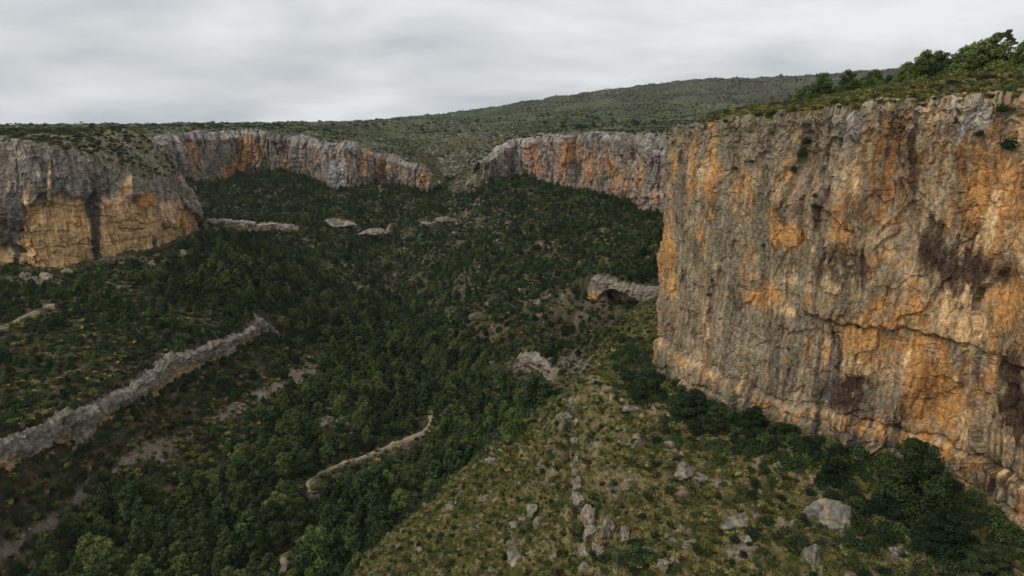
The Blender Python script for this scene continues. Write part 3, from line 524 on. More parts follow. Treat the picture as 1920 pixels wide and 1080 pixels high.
# ------------------------------------------------------------------ plant and stone shapes
def leaves(C, Nn, size, asp=.6, jit=.7, r=rng):
    n = len(C); nn = Nn + r.normal(size=(n, 3)) * jit; nn /= np.linalg.norm(nn, axis=1)[:, None] + 1e-9
    a = r.normal(size=(n, 3)); u = np.cross(nn, a); u /= np.linalg.norm(u, axis=1)[:, None] + 1e-9; v = np.cross(nn, u)
    sz = (size * r.uniform(.6, 1.3, n))[:, None]; u = u * sz; v = v * sz * asp
    V = np.stack([C - u - v * .3, C + v - u * .1, C + u + v * .3, C - v + u * .1], 1).reshape(-1, 3); return V, np.arange(4 * n).reshape(n, 4)
def lobes(L, per, size, r, squash=.75, asp=.6, up=.25):
    Cs = []; Ns = []; K = []
    for (x, y, z, rad) in L:
        n = int(per * (rad / 1.0) ** 1.5) + 12; d = r.normal(size=(n, 3)); d /= np.linalg.norm(d, axis=1)[:, None]; q = rad * (r.uniform(.25, 1, n) ** .45)[:, None]
        q *= (1 + .28 * np.sin(d[:, :1] * 5 + x * 3) * np.cos(d[:, 1:2] * 6 + y * 2))
        P = np.array([x, y, z]) + d * q * np.array([1, 1, squash]); Cs.append(P); Ns.append(d + np.array([0, 0, up])); K.append(np.full(n, r.uniform(.68, 1.35)))
    C = np.concatenate(Cs); V, Fc = leaves(C, np.concatenate(Ns), size, asp, r=r); k = np.concatenate(K) * r.uniform(.7, 1.3, len(C))
    col_ = np.stack([k * r.uniform(.9, 1.15, len(C)), k, k * .95], 1); return V, Fc, np.repeat(col_, 4, 0)
def tube(pts, rad, n=7):
    V = []; Fc = []
    for i, (p, r_) in enumerate(zip(pts, rad)):
        for k in range(n): a = 2 * math.pi * k / n; V.append((p[0] + r_ * math.cos(a), p[1] + r_ * math.sin(a), p[2]))
    for i in range(len(pts) - 1):
        for k in range(n): Fc.append((i * n + k, i * n + (k + 1) % n, (i + 1) * n + (k + 1) % n, (i + 1) * n + k))
    return V, Fc
def wood(name, limbs):
    V = []; Fc = []
    for pts, rad in limbs:
        v, f = tube(pts, rad); o = len(V); V += v; Fc += [tuple(i + o for i in q) for q in f]
    return raw_mesh(name, V, Fc, M_bark)
def pine_shape(seed, H=8., wide=2.3, base=.22, per=150, size=.27, mat=None, name='crown', n=17, top=.55):
    r = np.random.default_rng(seed); L = []; limbs = []
    bx, by = r.normal(0, .25, 2)
    for i in range(n):
        t = (i + r.uniform(0, .8)) / n; z = H * (base + (1 - base) * t * .93); sp = wide * (1 - t) ** top * r.uniform(.45, .95); a = i * 2.4 + r.uniform(-.6, .6)
        rad = (1.25 - .65 * t) * wide / 2.3 * r.uniform(.75, 1.15); x = sp * math.cos(a) + bx * t; y = sp * math.sin(a) + by * t; L.append((x, y, z, rad))
        if i % 2 == 0: limbs.append(([(bx * t * .7, by * t * .7, z - .7 * sp), (x * .6, y * .6, z - .25 * sp), (x, y, z)], (.09, .06, .03)))
    limbs.append(([(0, 0, -.8), (bx * .3, by * .3, H * .3), (bx * .7, by * .7, H * .65), (bx, by, H * .93)], (.2, .15, .09, .03)))
    V, Fc, c_ = lobes(L, per, size, r); return raw_mesh(name, V, Fc, mat, c_), wood('trunk', limbs)
def shrub_shape(seed, n=9, R_=1.15, H=1.5, per=130, size=.13, mat=None, squash=.8):
    r = np.random.default_rng(seed); L = []
    for i in range(n):
        a = i * 2.4 + r.uniform(-.5, .5); q = R_ * math.sqrt((i + .3) / n) * .75; h = H * (.62 - .35 * (q / R_) ** 2) * r.uniform(.7, 1.2); L.append((q * math.cos(a), q * math.sin(a), h, r.uniform(.42, .62) * R_))
    V, Fc, c_ = lobes(L, per, size, r, squash); return raw_mesh('shrub', V, Fc, mat, c_)
def tuft_shape(seed, n=90, R_=.55, H=.75, mat=None, name='grass'):
    r = np.random.default_rng(seed); V = []; c_ = []
    for i in range(n):
        a = r.uniform(0, 6.28); q = R_ * math.sqrt(r.uniform(0, 1)) * .7; b = np.array([q * math.cos(a), q * math.sin(a), -.1]); a2 = a + r.uniform(-.6, .6); o = np.array([math.cos(a2), math.sin(a2), 0]); h = H * r.uniform(.5, 1.1)
        w_ = np.array([-o[1], o[0], 0]) * r.uniform(.05, .1) * R_ * 2.2; m = b + o * .22 * R_ + np.array([0, 0, h * .6]); t = b + o * r.uniform(.4, .9) * R_ + np.array([0, 0, h])
        V += [b - w_, b + w_, m + w_, t, t, m - w_][0:4]; V[-1] = t; k = r.uniform(.7, 1.35); c_ += [(k * r.uniform(.9, 1.15), k, k * .9)] * 4
    V = np.array(V); return raw_mesh(name, V, np.arange(len(V)).reshape(-1, 4), mat, np.array(c_))
import bmesh
def rock_shape(seed, sub=3, sc_=(1, 1, .8), cuts=14, tint=(.165, .15, .122), warm=.0):
    r = np.random.default_rng(seed); bm = bmesh.new(); bmesh.ops.create_icosphere(bm, subdivisions=sub, radius=1); D = np.array([v.co[:] for v in bm.verts]); Fc = np.array([[v.index for v in f.verts] for f in bm.faces]); bm.free()
    n = r.normal(size=(cuts, 3)); n /= np.linalg.norm(n, axis=1)[:, None]; d = r.uniform(.55, 1.0, cuts); q = D @ n.T; rad = np.where(q > .12, d / np.maximum(q, .12), 9).min(1); rad = np.minimum(rad, 1.35)
    nz = fbm(D[:, 0] * 1.7 + seed, D[:, 1] * 1.7 + D[:, 2] * 1.3, 4, seed % 50); rad = rad * (1 + .16 * nz); V = D * rad[:, None] * np.array(sc_)
    k = np.clip(1 + .9 * fbm(D[:, 0] * 3 + seed, D[:, 2] * 3 + D[:, 1], 5, 7, .65), .3, 1.7); cc = np.array(tint) * k[:, None]; m = S((fbm(D[:, 0] * 2 + 5, D[:, 2] * 2 + seed, 3, 9) + warm - .15) / .2)[:, None]; cc = cc + (np.array((.33, .24, .15)) - cc) * m * .7
    return raw_mesh('boulder', V, Fc, M_boulder, cc)

def hit(px, py, Y0=60., Y1=1200., fall=None):
    Y = np.geomspace(Y0, Y1, 900); x, _, r_ = atY(px, py, 1.0); X = x * Y; Z = r_ * Y; g = G(X, Y); k = np.nonzero(g > Z)[0]
    if len(k) == 0:
        Yf = fall or 200.; return x * Yf, Yf, float(G(np.array([x * Yf]), np.array([Yf]))[0])
    return X[k[0]], Y[k[0]], g[k[0]]
def link(o, parent=None):
    col.objects.link(o)
    if parent: o.parent = parent
    return o
def tagd(o, label, cat, group=None):
    o['label'] = label; o['category'] = cat
    if group: o['group'] = group
    return o
class Kind:       # a plant with trunk and crown; the first use keeps the name, later uses are copies
    def __init__(s, name, crown, trunk, cat): s.name = name; s.crown = crown; s.trunk = trunk; s.cat = cat; s.first = None
    def put(s, x, y, z, sc_, rz, label, group=None):
        e = bpy.data.objects.new(s.name, None); link(e); e.location = (x, y, z); e.scale = sc_ if hasattr(sc_, '__len__') else (sc_,) * 3; e.rotation_euler = (0, 0, rz); e.empty_display_size = .5
        t = link(bpy.data.objects.new('trunk', s.trunk), e); c_ = link(bpy.data.objects.new('crown', s.crown), e)
        tagd(e, label, s.cat, group); s.first = s.first or c_; return e
class Single:
    def __init__(s, name, me, cat): s.name = name; s.me = me; s.cat = cat; s.first = None
    def put(s, x, y, z, sc_, rz, label, group=None):
        o = link(bpy.data.objects.new(s.name, s.me)); o.location = (x, y, z); o.scale = sc_ if hasattr(sc_, '__len__') else (sc_,) * 3; o.rotation_euler = (0, 0, rz); tagd(o, label, s.cat, group); s.first = s.first or o; return o
M_mid = leaf_mat('mixed_leaves', (.032, .056, .020), (.062, .092, .030), (.13, .15, .042))
M_young = leaf_mat('young_pine_needles', (.070, .115, .028), (.095, .145, .036), (.13, .17, .048))
M_scrub = leaf_mat('scrub_leaves', (.036, .045, .020), (.065, .072, .029), (.12, .11, .042))
pineK = [Kind('pine_tree', *pine_shape(100 + i, wide=w_, base=b_, top=t_, mat=M_pine), 'pine tree') for i, (w_, b_, t_) in enumerate(((2.3, .2, .55), (2.0, .15, .8), (2.6, .3, .4), (2.1, .18, .65)))]
oakK = [Kind('evergreen_tree', *pine_shape(140 + i, H=6., wide=2.6, base=.12, top=.38, per=260, size=.17, mat=m_, n=16), 'evergreen tree') for i, m_ in enumerate((M_dark, M_mid, M_dark))]
shrubK = [Single('shrub', shrub_shape(170 + i, mat=m_, R_=r_, H=h_), 'shrub') for i, (m_, r_, h_) in enumerate(((M_dark, 1.15, 1.5), (M_dark, 1.3, 1.3), (M_mid, 1.1, 1.6), (M_scrub, 1.2, 1.1)))]
rimK = [Kind('pine_tree', *pine_shape(120 + i, H=6, wide=2.5, base=.05, top=.42, per=330, size=.15, mat=m_, n=16), 'pine tree') for i, m_ in enumerate((M_young, M_young, M_mid))]
bigK = [Kind('evergreen_tree', *pine_shape(160 + i, H=10., wide=3.6, base=.02, top=.3, per=420, size=.17, mat=M_dark, n=26), 'evergreen tree') for i in range(2)]
rockM = [rock_shape(300 + i, 3, s_) for i, s_ in enumerate(((1, .8, .75), (1, 1, .6), (.8, .9, 1.1), (1.2, .8, .7), (1, 1, .9)))]

# ------------------------------------------------------------------ where plants grow
PATH = [(581, 925), (578, 905), (600, 888), (640, 870), (700, 850), (760, 826), (792, 810), (806, 795), (808, 768)]
PATH2 = [(528, 1085), (531, 1060), (534, 1035)]
PATH3 = [(-5, 618), (30, 603), (55, 590), (102, 573)]
CLEAR = [(PATH, 4), (PATH2, 4), (PATH3, 2), ([(-10, 872), (125, 805), (200, 760), (250, 735), (350, 678), (430, 640), (515, 598)], 11), (SCREE, -3),
         ([(960, 690), (1010, 700), (1050, 715), (1090, 700)], 14), ([(1130, 545), (1160, 535), (1200, 555)], 14), ([(385, 422), (450, 427), (555, 426)], 5), ([(625, 418), (655, 420)], 7), ([(690, 436), (730, 433)], 6), ([(790, 415), (835, 410)], 5),
         ([(0, 490), (100, 500), (250, 475), (340, 445)], 6)]
def canopy_clear(px, py, hp):
    ok = np.ones(len(px), bool)
    for L, hw in CLEAR: ok &= polyd(px, py - hp * .45, L) > hp * (.42 if L is not PATH else .6) + hw
    return ok
def jgrid(x0, x1, y0, y1, s):
    X, Y = np.meshgrid(np.arange(x0, x1, s), np.arange(y0, y1, s), indexing='ij'); X = X.ravel(); Y = Y.ravel()
    return X + rng.uniform(-.5, .5, len(X)) * s, Y + rng.uniform(-.5, .5, len(Y)) * s
def field(x0, x1, y0, y1, s, dmax=1e9, rat=.92):
    X, Y = jgrid(x0, x1, y0, y1, s); k = (np.abs(X) < rat * Y + 25) & (np.hypot(X, Y) < dmax); X = X[k]; Y = Y[k]; Z, sd, m = G(X, Y, True); off = 0
    px, py = proj(X, Y, Z); k = (px > -160) & (px < 2080) & (py < 1300); return [a[k] for a in (X, Y, Z, sd, m, px, py)]
DARK = [(1215, 690, 45, 45, 1), (1300, 760, 50, 24, 1), (1390, 790, 60, 30, 1), (1250, 815, 40, 30, .4), (1480, 840, 70, 36, .9), (1560, 870, 90, 40, .8), (1700, 900, 70, 70, 1.2), (1770, 1010, 80, 80, 1.2), (1560, 945, 50, 40, .5), (1500, 1030, 60, 40, .4), (1620, 1010, 60, 60, .6), (1200, 1050, 40, 30, .8),
        (1410, 930, 40, 30, .4), (1100, 835, 25, 20, .4), (1850, 1060, 60, 50, 1), (1090, 1010, 24, 50, .5), (1660, 950, 60, 40, .7), (1165, 660, 24, 60, .6), (1380, 850, 70, 24, .6), (1050, 870, 30, 60, .35), (1300, 1030, 60, 20, .2), (990, 1000, 30, 30, .2), (1450, 960, 30, 30, .5)]
items = []   # (X,Y,Z,h,kindlist name,variant,px,py,pixelsize)
def add(kind, X, Y, Z, h, var): items.append((np.full(len(X), kind), X, Y, Z, h, var))
# big trees on the wooded slopes and the gorge floor
X, Y, Z, sd, m, px, py = field(-430, 190, 90, 860, 4.6); ns_ = near_side(X, Y); nz = fbm(X / 30, Y / 30, 3, 50); slope_ok = (m < .02) & (sd < -2)
floor_ = S((-140 - Z) / 10); dens = .60 + 1.0 * nz + .45 * floor_ - .25 * gs(px, py, 250, 850, 300, 100) - .75 * bare(px, py) - .25 * gs(px, py, 120, 690, 100, 60) + .3 * gs(px, py, 440, 520, 110, 60) + .3 * gs(px, py, 60, 960, 150, 110) + .35 * gs(px, py, 800, 690, 200, 90)
dens = dens - 1.2 * gs(px, py, 888, 850, 34, 20) - .8 * gs(px, py, 915, 706, 36, 7); dens = np.where(ns_ > -6, 0, dens)
h = rng.uniform(3.0, 6.6, len(X)) * (1 + (.25 + .85 * S((py - 800) / 140)) * floor_ * rng.uniform(.3, 1.3, len(X))) * (1 + 1.0 * gs(px, py, 440, 520, 110, 60) + .35 * gs(px, py, 620, 650, 120, 90)) * (.75 + .25 * S((Y - 200) / 200) + .3 * floor_)
hp = h * F / np.hypot(Y, Z); k = slope_ok & (rng.random(len(X)) < dens) & canopy_clear(px, py, hp) & (py < 1240)
conif = rng.random(len(X)) < np.clip(.40 + .9 * fbm(X / 45, Y / 45, 3, 52) + .5 * gs(px, py, 440, 520, 130, 90) + .2 * gs(px, py, 250, 620, 250, 120), 0, 1)
kk = k & conif; add('pine', X[kk], Y[kk], Z[kk], h[kk] * 1.15, rng.integers(0, 4, kk.sum())); kk = k & ~conif; add('oak', X[kk], Y[kk], Z[kk], h[kk] * .85, np.where(fbm(X[kk] / 16, Y[kk] / 16, 3, 58) + .30 * floor_[kk] + .4 * gs(px[kk], py[kk], 870, 800, 110, 70) + .3 * gs(px[kk], py[kk], 250, 1040, 250, 60) + rng.normal(0, .12, kk.sum()) > .12, 1, rng.integers(0, 2, kk.sum()) * 2))
# shrubs on the slopes
X, Y, Z, sd, m, px, py = field(-430, 190, 90, 860, 2.7); ns_ = near_side(X, Y); h = rng.uniform(1.1, 2.6, len(X)); hp = h * F / np.hypot(Y, Z)
dens = .82 + .5 * gs(px, py, 150, 930, 250, 150) + .7 * fbm(X / 14, Y / 14, 3, 53) - .6 * bare(px, py); k = (m < .02) & (sd < -1.5) & (ns_ < -3) & (rng.random(len(X)) < dens) & (canopy_clear(px, py, hp) | (rng.random(len(X)) < .25)) & (py < 1200)
add('shrub', X[k], Y[k], Z[k], h[k], rng.choice(4, k.sum(), p=(.3, .25, .25, .2)))
# dark shrubs and mounds on the near slope
X, Y, Z, sd, m, px, py = field(-80, 130, 85, 330, 2.0); ns_ = near_side(X, Y); dk = 0 * X
for cx, cy, rx, ry, w_ in DARK: dk = dk + w_ * gs(px, py, cx, cy, rx, ry)
dk = dk + .8 * S((sd + 9) / 5) * (Y < 215) * (px > 1235)
h = rng.uniform(.7, 1.9, len(X)) * (1 + 1.1 * np.clip(dk, 0, 1) * rng.random(len(X))); hp = h * F / np.hypot(Y, Z)
k = (m < .02) & (sd < -1.2) & (ns_ > -4) & (rng.random(len(X)) < .30 + .8 * dk) & canopy_clear(px, py, hp * .8); add('shrub', X[k], Y[k], Z[k], h[k], np.where(rng.random(k.sum()) < .45 - .6 * np.clip(dk[k], 0, 1), 3, rng.choice(3, k.sum(), p=(.45, .3, .25))))
k2 = (m < .02) & (sd < -3) & (ns_ > -4) & ~k & (rng.random(len(X)) < np.clip(dk - .35, 0, 1) * .3); add('oak', X[k2], Y[k2], Z[k2] - .4, rng.uniform(2.6, 4.2, k2.sum()), rng.integers(0, 3, k2.sum()))
# tops: left bluff, near plateau, far plateau, hill
X, Y, Z, sd, m, px, py = field(-470, -190, 330, 720, 2.6, rat=.95); k = (m > .5) & (rng.random(len(X)) < .50 + .9 * fbm(X / 12, Y / 12, 3, 54)); add('shrub', X[k], Y[k], Z[k], rng.uniform(.9, 2.3, k.sum()), rng.choice(4, k.sum(), p=(.3, .2, .2, .3)))
X, Y, Z, sd, m, px, py = field(30, 260, 60, 420, 2.4, rat=1.0); k = (m > .6) & (rng.random(len(X)) < .22 + .9 * fbm(X / 12, Y / 12, 3, 55) + .3 * (sd < 14)); add('shrub', X[k], Y[k], Z[k], rng.uniform(.7, 1.8, k.sum()), rng.choice(4, k.sum(), p=(.15, .15, .2, .5)))
X, Y, Z, sd, m, px, py = field(-900, 900, 560, 1350, 6.0); k = ((m > .3) | (Y > 745) & (m > .03)) & (rng.random(len(X)) < .5 + 1.0 * fbm(X / 50, Y / 50, 4, 56) + .6 * gs(px, py, 870, 310, 90, 60)); add('far', X[k], Y[k], Z[k], rng.uniform(1.0, 2.6, k.sum()), rng.choice(4, k.sum(), p=(.15, .1, .25, .5)))
X, Y, Z, sd, m, px, py = field(-1700, 2300, 1350, 2900, 12.5, dmax=3200); k = rng.random(len(X)) < .5 + 1.6 * fbm(X / 130, Y / 170, 4, 57); add('far', X[k], Y[k], Z[k], rng.uniform(1.5, 3.8, k.sum()), rng.choice(4, k.sum(), p=(.2, .15, .25, .4)))
X, Y, Z, sd, m, px, py = field(-900, 200, 900, 1600, 26); k = (m > .9) & (rng.random(len(X)) < .3) & (py < 250); add('far', X[k], Y[k], Z[k], rng.uniform(3, 7, k.sum()), rng.choice(3, k.sum()))

# ------------------------------------------------------------------ hand-placed trees and shrubs
RIM = [(1481, 192, 13, 0, 250, 'small round pine alone at the far left end of the rim trees'), (1536, 190, 42, 1, 225, 'bushy pine at the start of the rim tree line, set apart from the rest'), (1590, 188, 46, 2, 215, 'broad pine on the rim with low spreading branches'), (1634, 180, 40, 0, 215, 'round pine on the rim just right of the broad spreading one'),
       (1512, 188, 22, 3, 235, 'knee-high young pine between the first rim pines'), (1664, 172, 26, 2, 215, 'low pale pine in the dip of the rim tree line'), (1688, 170, 36, 1, 205, 'pine with a ragged top on the rising part of the rim'), (1712, 164, 40, 0, 205, 'full green pine midway along the rim tree line'), (1735, 160, 50, 3, 200, 'pointed pine that stands above its neighbours on the rim'),
       (1762, 158, 44, 2, 195, 'wide pine right of the pointed one on the rim'), (1785, 156, 40, 0, 190, 'dense pine on the rim above the dark rock stain'), (1803, 152, 50, 3, 185, 'tall narrow pine left of the dark clump on the rim'), (1830, 150, 56, 1, 180, 'darkest pine crowded against the tall umbrella pine'), (1848, 148, 64, 2, 178, 'thick pine under the left side of the umbrella pine'),
       (1916, 150, 60, 0, 165, 'pine at the right edge of the picture on the rim'), (1895, 150, 44, 3, 175, 'lower pine in the gap right of the umbrella pine'), (1940, 150, 60, 1, 165, 'pine half outside the frame on the rim')]
for q_ in range(9): RIM.append((1700 + 26 * q_, 158 - q_, 30 + 7 * (q_ % 3), q_ % 3, 212 - 5 * q_, ['second-row', 'partly hidden', 'rear'][q_ % 3] + ' pine behind the rim row, ' + ['first', 'second', 'third', 'fourth', 'fifth', 'sixth', 'seventh', 'eighth', 'ninth'][q_] + ' counting from the left'))
for q_ in range(10): RIM.append((1500 + 21 * q_ + (q_ * 7) % 9, 186 - 1.6 * q_, 15 + (q_ * 5) % 13, q_ % 2, 232 - 2 * q_, ['sapling', 'young', 'stunted'][q_ % 3] + ' pine in the grass between the rim pines, ' + ['first', 'second', 'third', 'fourth', 'fifth', 'sixth', 'seventh', 'eighth', 'ninth', 'tenth'][q_] + ' from the left'))
def on_top(px, py, Yf):
    x, _, r_ = atY(px, py, 1.0); X = x * Yf; return X, Yf, float(G(np.array([X]), np.array([Yf]))[0])
for px_, py_, hp_, v_, Yf, lab in RIM:
    x, y, z = on_top(px_, py_, Yf); top = ratio(py_ - hp_) * y; hh = max(1.5, top - z) * 1.2; rimK[v_ % 3].put(x, y, z - .3, (hh / 6 * 1.4,) * 2 + (hh / 6 * 1.18,), rng.uniform(0, 6), lab, 'pines along the rim of the near cliff')
# the tall open pine
x, y, z = on_top(1868, 150, 182); Ht = ratio(60) * y - z; r = np.random.default_rng(9); s_ = Ht / 12.8
limbs = [([(0, 0, -.5), (.3, 0, 3.5), (.1, .1, 7), (.6, .1, 10.3)], (.3, .24, .17, .08))]; Lb = []
for (tx, ty, tz, rd, bz) in ((-1.0, .3, 11.6, 1.2, 8), (.6, -.2, 12.2, 1.3, 9.5), (2.0, .2, 11.4, 1.0, 9), (2.7, -.4, 9.8, .9, 7.8), (-2.0, .2, 9.6, 1.1, 7), (-2.6, -.5, 7.9, 1.1, 5.6), (2.4, .6, 8.1, .7, 6.2), (-.9, .9, 9.0, 1.0, 6.6), (1.2, -1.2, 10.6, .8, 8), (-2.9, .4, 5.9, 1.2, 4), (-1.3, -.6, 5.6, 1.3, 3.6), (-2.2, 0, 3.8, 1.4, 2.5), (1.3, .8, 4.6, 1.1, 3), (1.8, -.2, 2.9, 1.2, 1.6), (3.2, .1, 10.6, .55, 8.6)):
    limbs.append(([(.2, .05, bz), (tx * .5 + .1, ty * .5, (bz + tz) / 2 - .2), (tx, ty, tz - .2)], (.1, .07, .035)))
    for q in range(6): Lb.append((tx + r.normal(0, .55 * rd), ty + r.normal(0, .5 * rd), tz + r.normal(0, .25 * rd), rd * .72))
V, Fc, c_ = lobes(Lb, 260, .16, r, .5); Kind('pine_tree', raw_mesh('crown', V, Fc, M_pine, c_), wood('trunk', limbs), 'pine tree').put(x, y, z, s_, 0, 'tall open umbrella pine, the highest tree on the near rim')
# trees at the foot of the near cliff
for px_, py_, hp_, wd, lab in ((1712, 950, 140, .95, 'tallest dark tree pressed against the foot of the near cliff'), (1775, 1050, 95, 1.15, 'wide dark tree below the tallest one at the cliff foot'), (1680, 960, 80, 1.1, 'shorter dark tree left of the tallest one at the cliff foot'), (1560, 905, 50, 1.2, 'bushy evergreen under the brown stained wall'),
                          (1410, 812, 52, 1.3, 'dark round evergreen against the wall, first below the slanting seam'), (1452, 830, 44, 1.2, 'small evergreen tree right of the round one at the wall'), (1300, 790, 60, 1.5, 'broad dark evergreen clump at the left end of the wall foot'), (1345, 800, 50, 1.4, 'low evergreen between the broad clump and the round one'), (1215, 745, 60, 1.2, 'dark evergreen below the left corner of the near cliff'), (1850, 1080, 60, 1.3, 'dark evergreen at the bottom right corner under the wall')):
    x, y, z = hit(px_, py_, 70, 330); hh = hp_ / F * math.hypot(y, z); (bigK[px_ % 2]).put(x, y, z - .3, (hh / 10 * wd * 1.15, hh / 10 * wd * 1.15, hh / 10), rng.uniform(0, 6), lab, 'dark trees along the foot of the near cliff')
for px_, py_, hp_, v_, lab in ((965, 822, 62, 0, 'bright green pine standing alone where the gorge narrows'), (600, 1075, 90, 2, 'bright pine at the bottom edge right of the track'), (660, 1050, 60, 0, 'small bright pine beside the larger one at the bottom edge'), (755, 975, 62, 2, 'bright pine above the bare patch on the grassy spur'), (700, 960, 56, 3, 'pine left of the bright one above the bare patch'),
                           (862, 880, 40, 2, 'small pine at the left edge of the grassy spur'), (845, 800, 44, 0, 'pale green pine on the gorge floor by the track bend'), (1005, 770, 80, 2, 'huge dark rounded tree on the gorge floor at the foot of the outcrop')):
    x, y, z = hit(px_, py_, 100, 600); hh = hp_ / F * math.hypot(y, z); ((rimK[v_ % 2] if px_ not in (862,) else pineK[v_]) if px_ != 1005 else oakK[1]).put(x, y, z - .2, hh / 6, rng.uniform(0, 6), lab)
# shrubs rooted in the near wall
def wall_at(px_, py_):
    V = WALL; d = np.hypot(V[1] - px_, V[2] - py_); k = np.argmin(d); return V[0][k]
for px_, py_, sp, lab in ((1262, 275, 1.7, 'dark shrub clinging to the left corner of the near cliff below the rim'), (1898, 272, 2.3, 'largest shrub growing out of the wall at upper right'), (1838, 252, 1.1, 'small round shrub on the pale block under the rim'), (1505, 292, 1.6, 'shrub in the bushy hollow left of the grey pillar'), (1516, 268, 1.2, 'upper shrub in the hollow left of the grey pillar'), (1492, 320, 1.0, 'lowest shrub in the hollow left of the grey pillar'),
                          (1530, 388, 1.2, 'narrow dark shrub in the crack under the pillar'), (1530, 368, .9, 'small shrub at the top of the crack under the pillar'), (1330, 552, .8, 'dark dot of a shrub low on the grey part of the wall'), (1335, 525, .6, 'thin shrub just above the dark dot on the wall'), (1433, 460, .8, 'dim shrub in the middle of the grey wall'), (1612, 612, .6, 'tiny shrub on the orange band in mid wall'), (1478, 652, .5, 'tiny shrub on the grey bulge low on the wall'),
                          (1410, 302, .9, 'shrub on the small ledge of the upper grey wall'), (1380, 315, .8, 'shrub left of the small ledge on the upper wall'), (1880, 205, 1.6, 'shrub hanging over the rim above the pale block')):
    p = wall_at(px_, py_); o = shrubK[0].put(p[0] - .3, p[1] - .3, p[2] - .5 * sp, (sp * .75, sp * .75, sp * .85), rng.uniform(0, 6), lab, 'shrubs rooted in the near wall')

cvv = np.zeros(len(cav.data.vertices) * 3, np.float32); cav.data.vertices.foreach_get('co', cvv); cvv = cvv.reshape(-1, 69, 3)[:, 62:68].reshape(-1, 3)
for q_ in range(34):
    p = cvv[rng.integers(len(cvv))]; shrubK[q_ % 4].put(p[0], p[1], p[2] - .2, rng.uniform(.6, 1.5), rng.uniform(0, 6), 'low shrub on the rock roof above the cave at the foot of the far slope', 'shrubs on the cave roof')

# ------------------------------------------------------------------ boulders
BLD = [(1197, 838, 34, 'round grey boulder left of its twin on the grassy terrace'), (1251, 833, 30, 'flatter grey boulder right of its twin on the grassy terrace'), (1188, 768, 46, 'long slanting slab of pale rock below the dark trees'), (1163, 752, 22, 'pale rock at the upper end of the long slanting slab'), (1052, 783, 18, 'grey rock at the top of the small step'), (1152, 816, 20, 'flat pale stone left of the twin boulders'), (1082, 790, 18, 'stone just right of the top of the small step'),
       (1280, 890, 56, 'big pale boulder in the middle of the terrace'), (1318, 902, 30, 'rock leaning on the big pale boulder'), (1380, 980, 58, 'rough light boulder with holes, beside a dark shrub'), (1397, 1015, 32, 'tilted block below the rough light boulder'), (1470, 990, 32, 'flat grey block between shrubs at lower middle'), (1560, 985, 84, 'huge wedge-shaped boulder with a sharp left tip'), (1555, 925, 26, 'white crusted rock above the huge wedge boulder'),
       (1520, 1055, 46, 'upright boulder at the bottom edge under the wedge boulder'), (1162, 1062, 26, 'narrow standing stone at the bottom edge'), (1108, 985, 40, 'tall outcrop block at the lower end of the step'), (1140, 1000, 38, 'brown outcrop block right of the tall one'), (1170, 1010, 30, 'third outcrop block along the lower end of the step'), (1215, 1048, 36, 'grey rock in shade near the standing stone'), (968, 1052, 52, 'large grey boulder low on the grassy spur'), (1003, 1040, 26, 'small rock touching the large spur boulder'),
       (1295, 1026, 26, 'roundish pale stone on bare soil near the bottom'), (1340, 826, 22, 'pale pointed rock in front of the dark trees'), (1684, 1042, 34, 'boulder with a bare patch at lower right'), (1232, 705, 16, 'small pale rock by the left corner of the wall'), (850, 935, 14, 'small rock on the left part of the grassy spur'), (945, 950, 14, 'small rock in the middle of the grassy spur'), (1640, 925, 18, 'small boulder under the foot of the brown wall'),
       (70, 775, 24, 'pale flat boulder above the long ledge at far left'), (125, 512, 26, 'brown boulder under the left bluff'), (88, 524, 34, 'largest fallen block under the left bluff'), (45, 520, 26, 'leftmost fallen block under the left bluff'), (212, 542, 34, 'pale slab in the trees below the left bluff'), (342, 478, 26, 'grey block near the right end of the left bluff'), (300, 482, 26, 'whitish slab under the right half of the left bluff'), (226, 520, 16, 'small block above the pale slab'), (40, 800, 14, 'small pale stone near the long ledge'),
       (640, 424, 40, 'rounded pale outcrop alone in the far woods, left of centre'), (697, 442, 34, 'low pale outcrop in the far woods below the gully'), (729, 440, 26, 'small pale outcrop touching the low one below the gully'), (798, 424, 26, 'pale crag in the far woods, left of its higher twin'), (824, 416, 30, 'highest pale crag in the far woods under the gully'),
       (1185, 905, 14, 'small stone left of the big pale boulder'), (1145, 560, 18, 'block at the left foot of the cave'), (888, 362, 14, 'grey tower of rock at the mouth of the side gully'), (850, 368, 14, 'pale rock in the bed of the side gully'), (1176, 352, 12, 'small pinnacle against the far right wall'), (852, 440, 12, 'pale stone on the wooded slope below the gully')]
for i, (px_, py_, wp) in enumerate(((1080, 800, 15), (1078, 832, 17), (1082, 862, 20), (1080, 890, 22), (1086, 915, 26), (1084, 945, 28), (1092, 970, 30), (1102, 1010, 34), (1096, 1045, 34), (1122, 1040, 30), (1240, 1068, 30), (1265, 1055, 26))):
    BLD.append((px_, py_, wp, 'brown outcrop block set in the small step, ' + ['first', 'second', 'third', 'fourth', 'fifth', 'sixth', 'seventh', 'eighth', 'ninth', 'tenth', 'eleventh', 'twelfth'][i] + ' from its top end'))
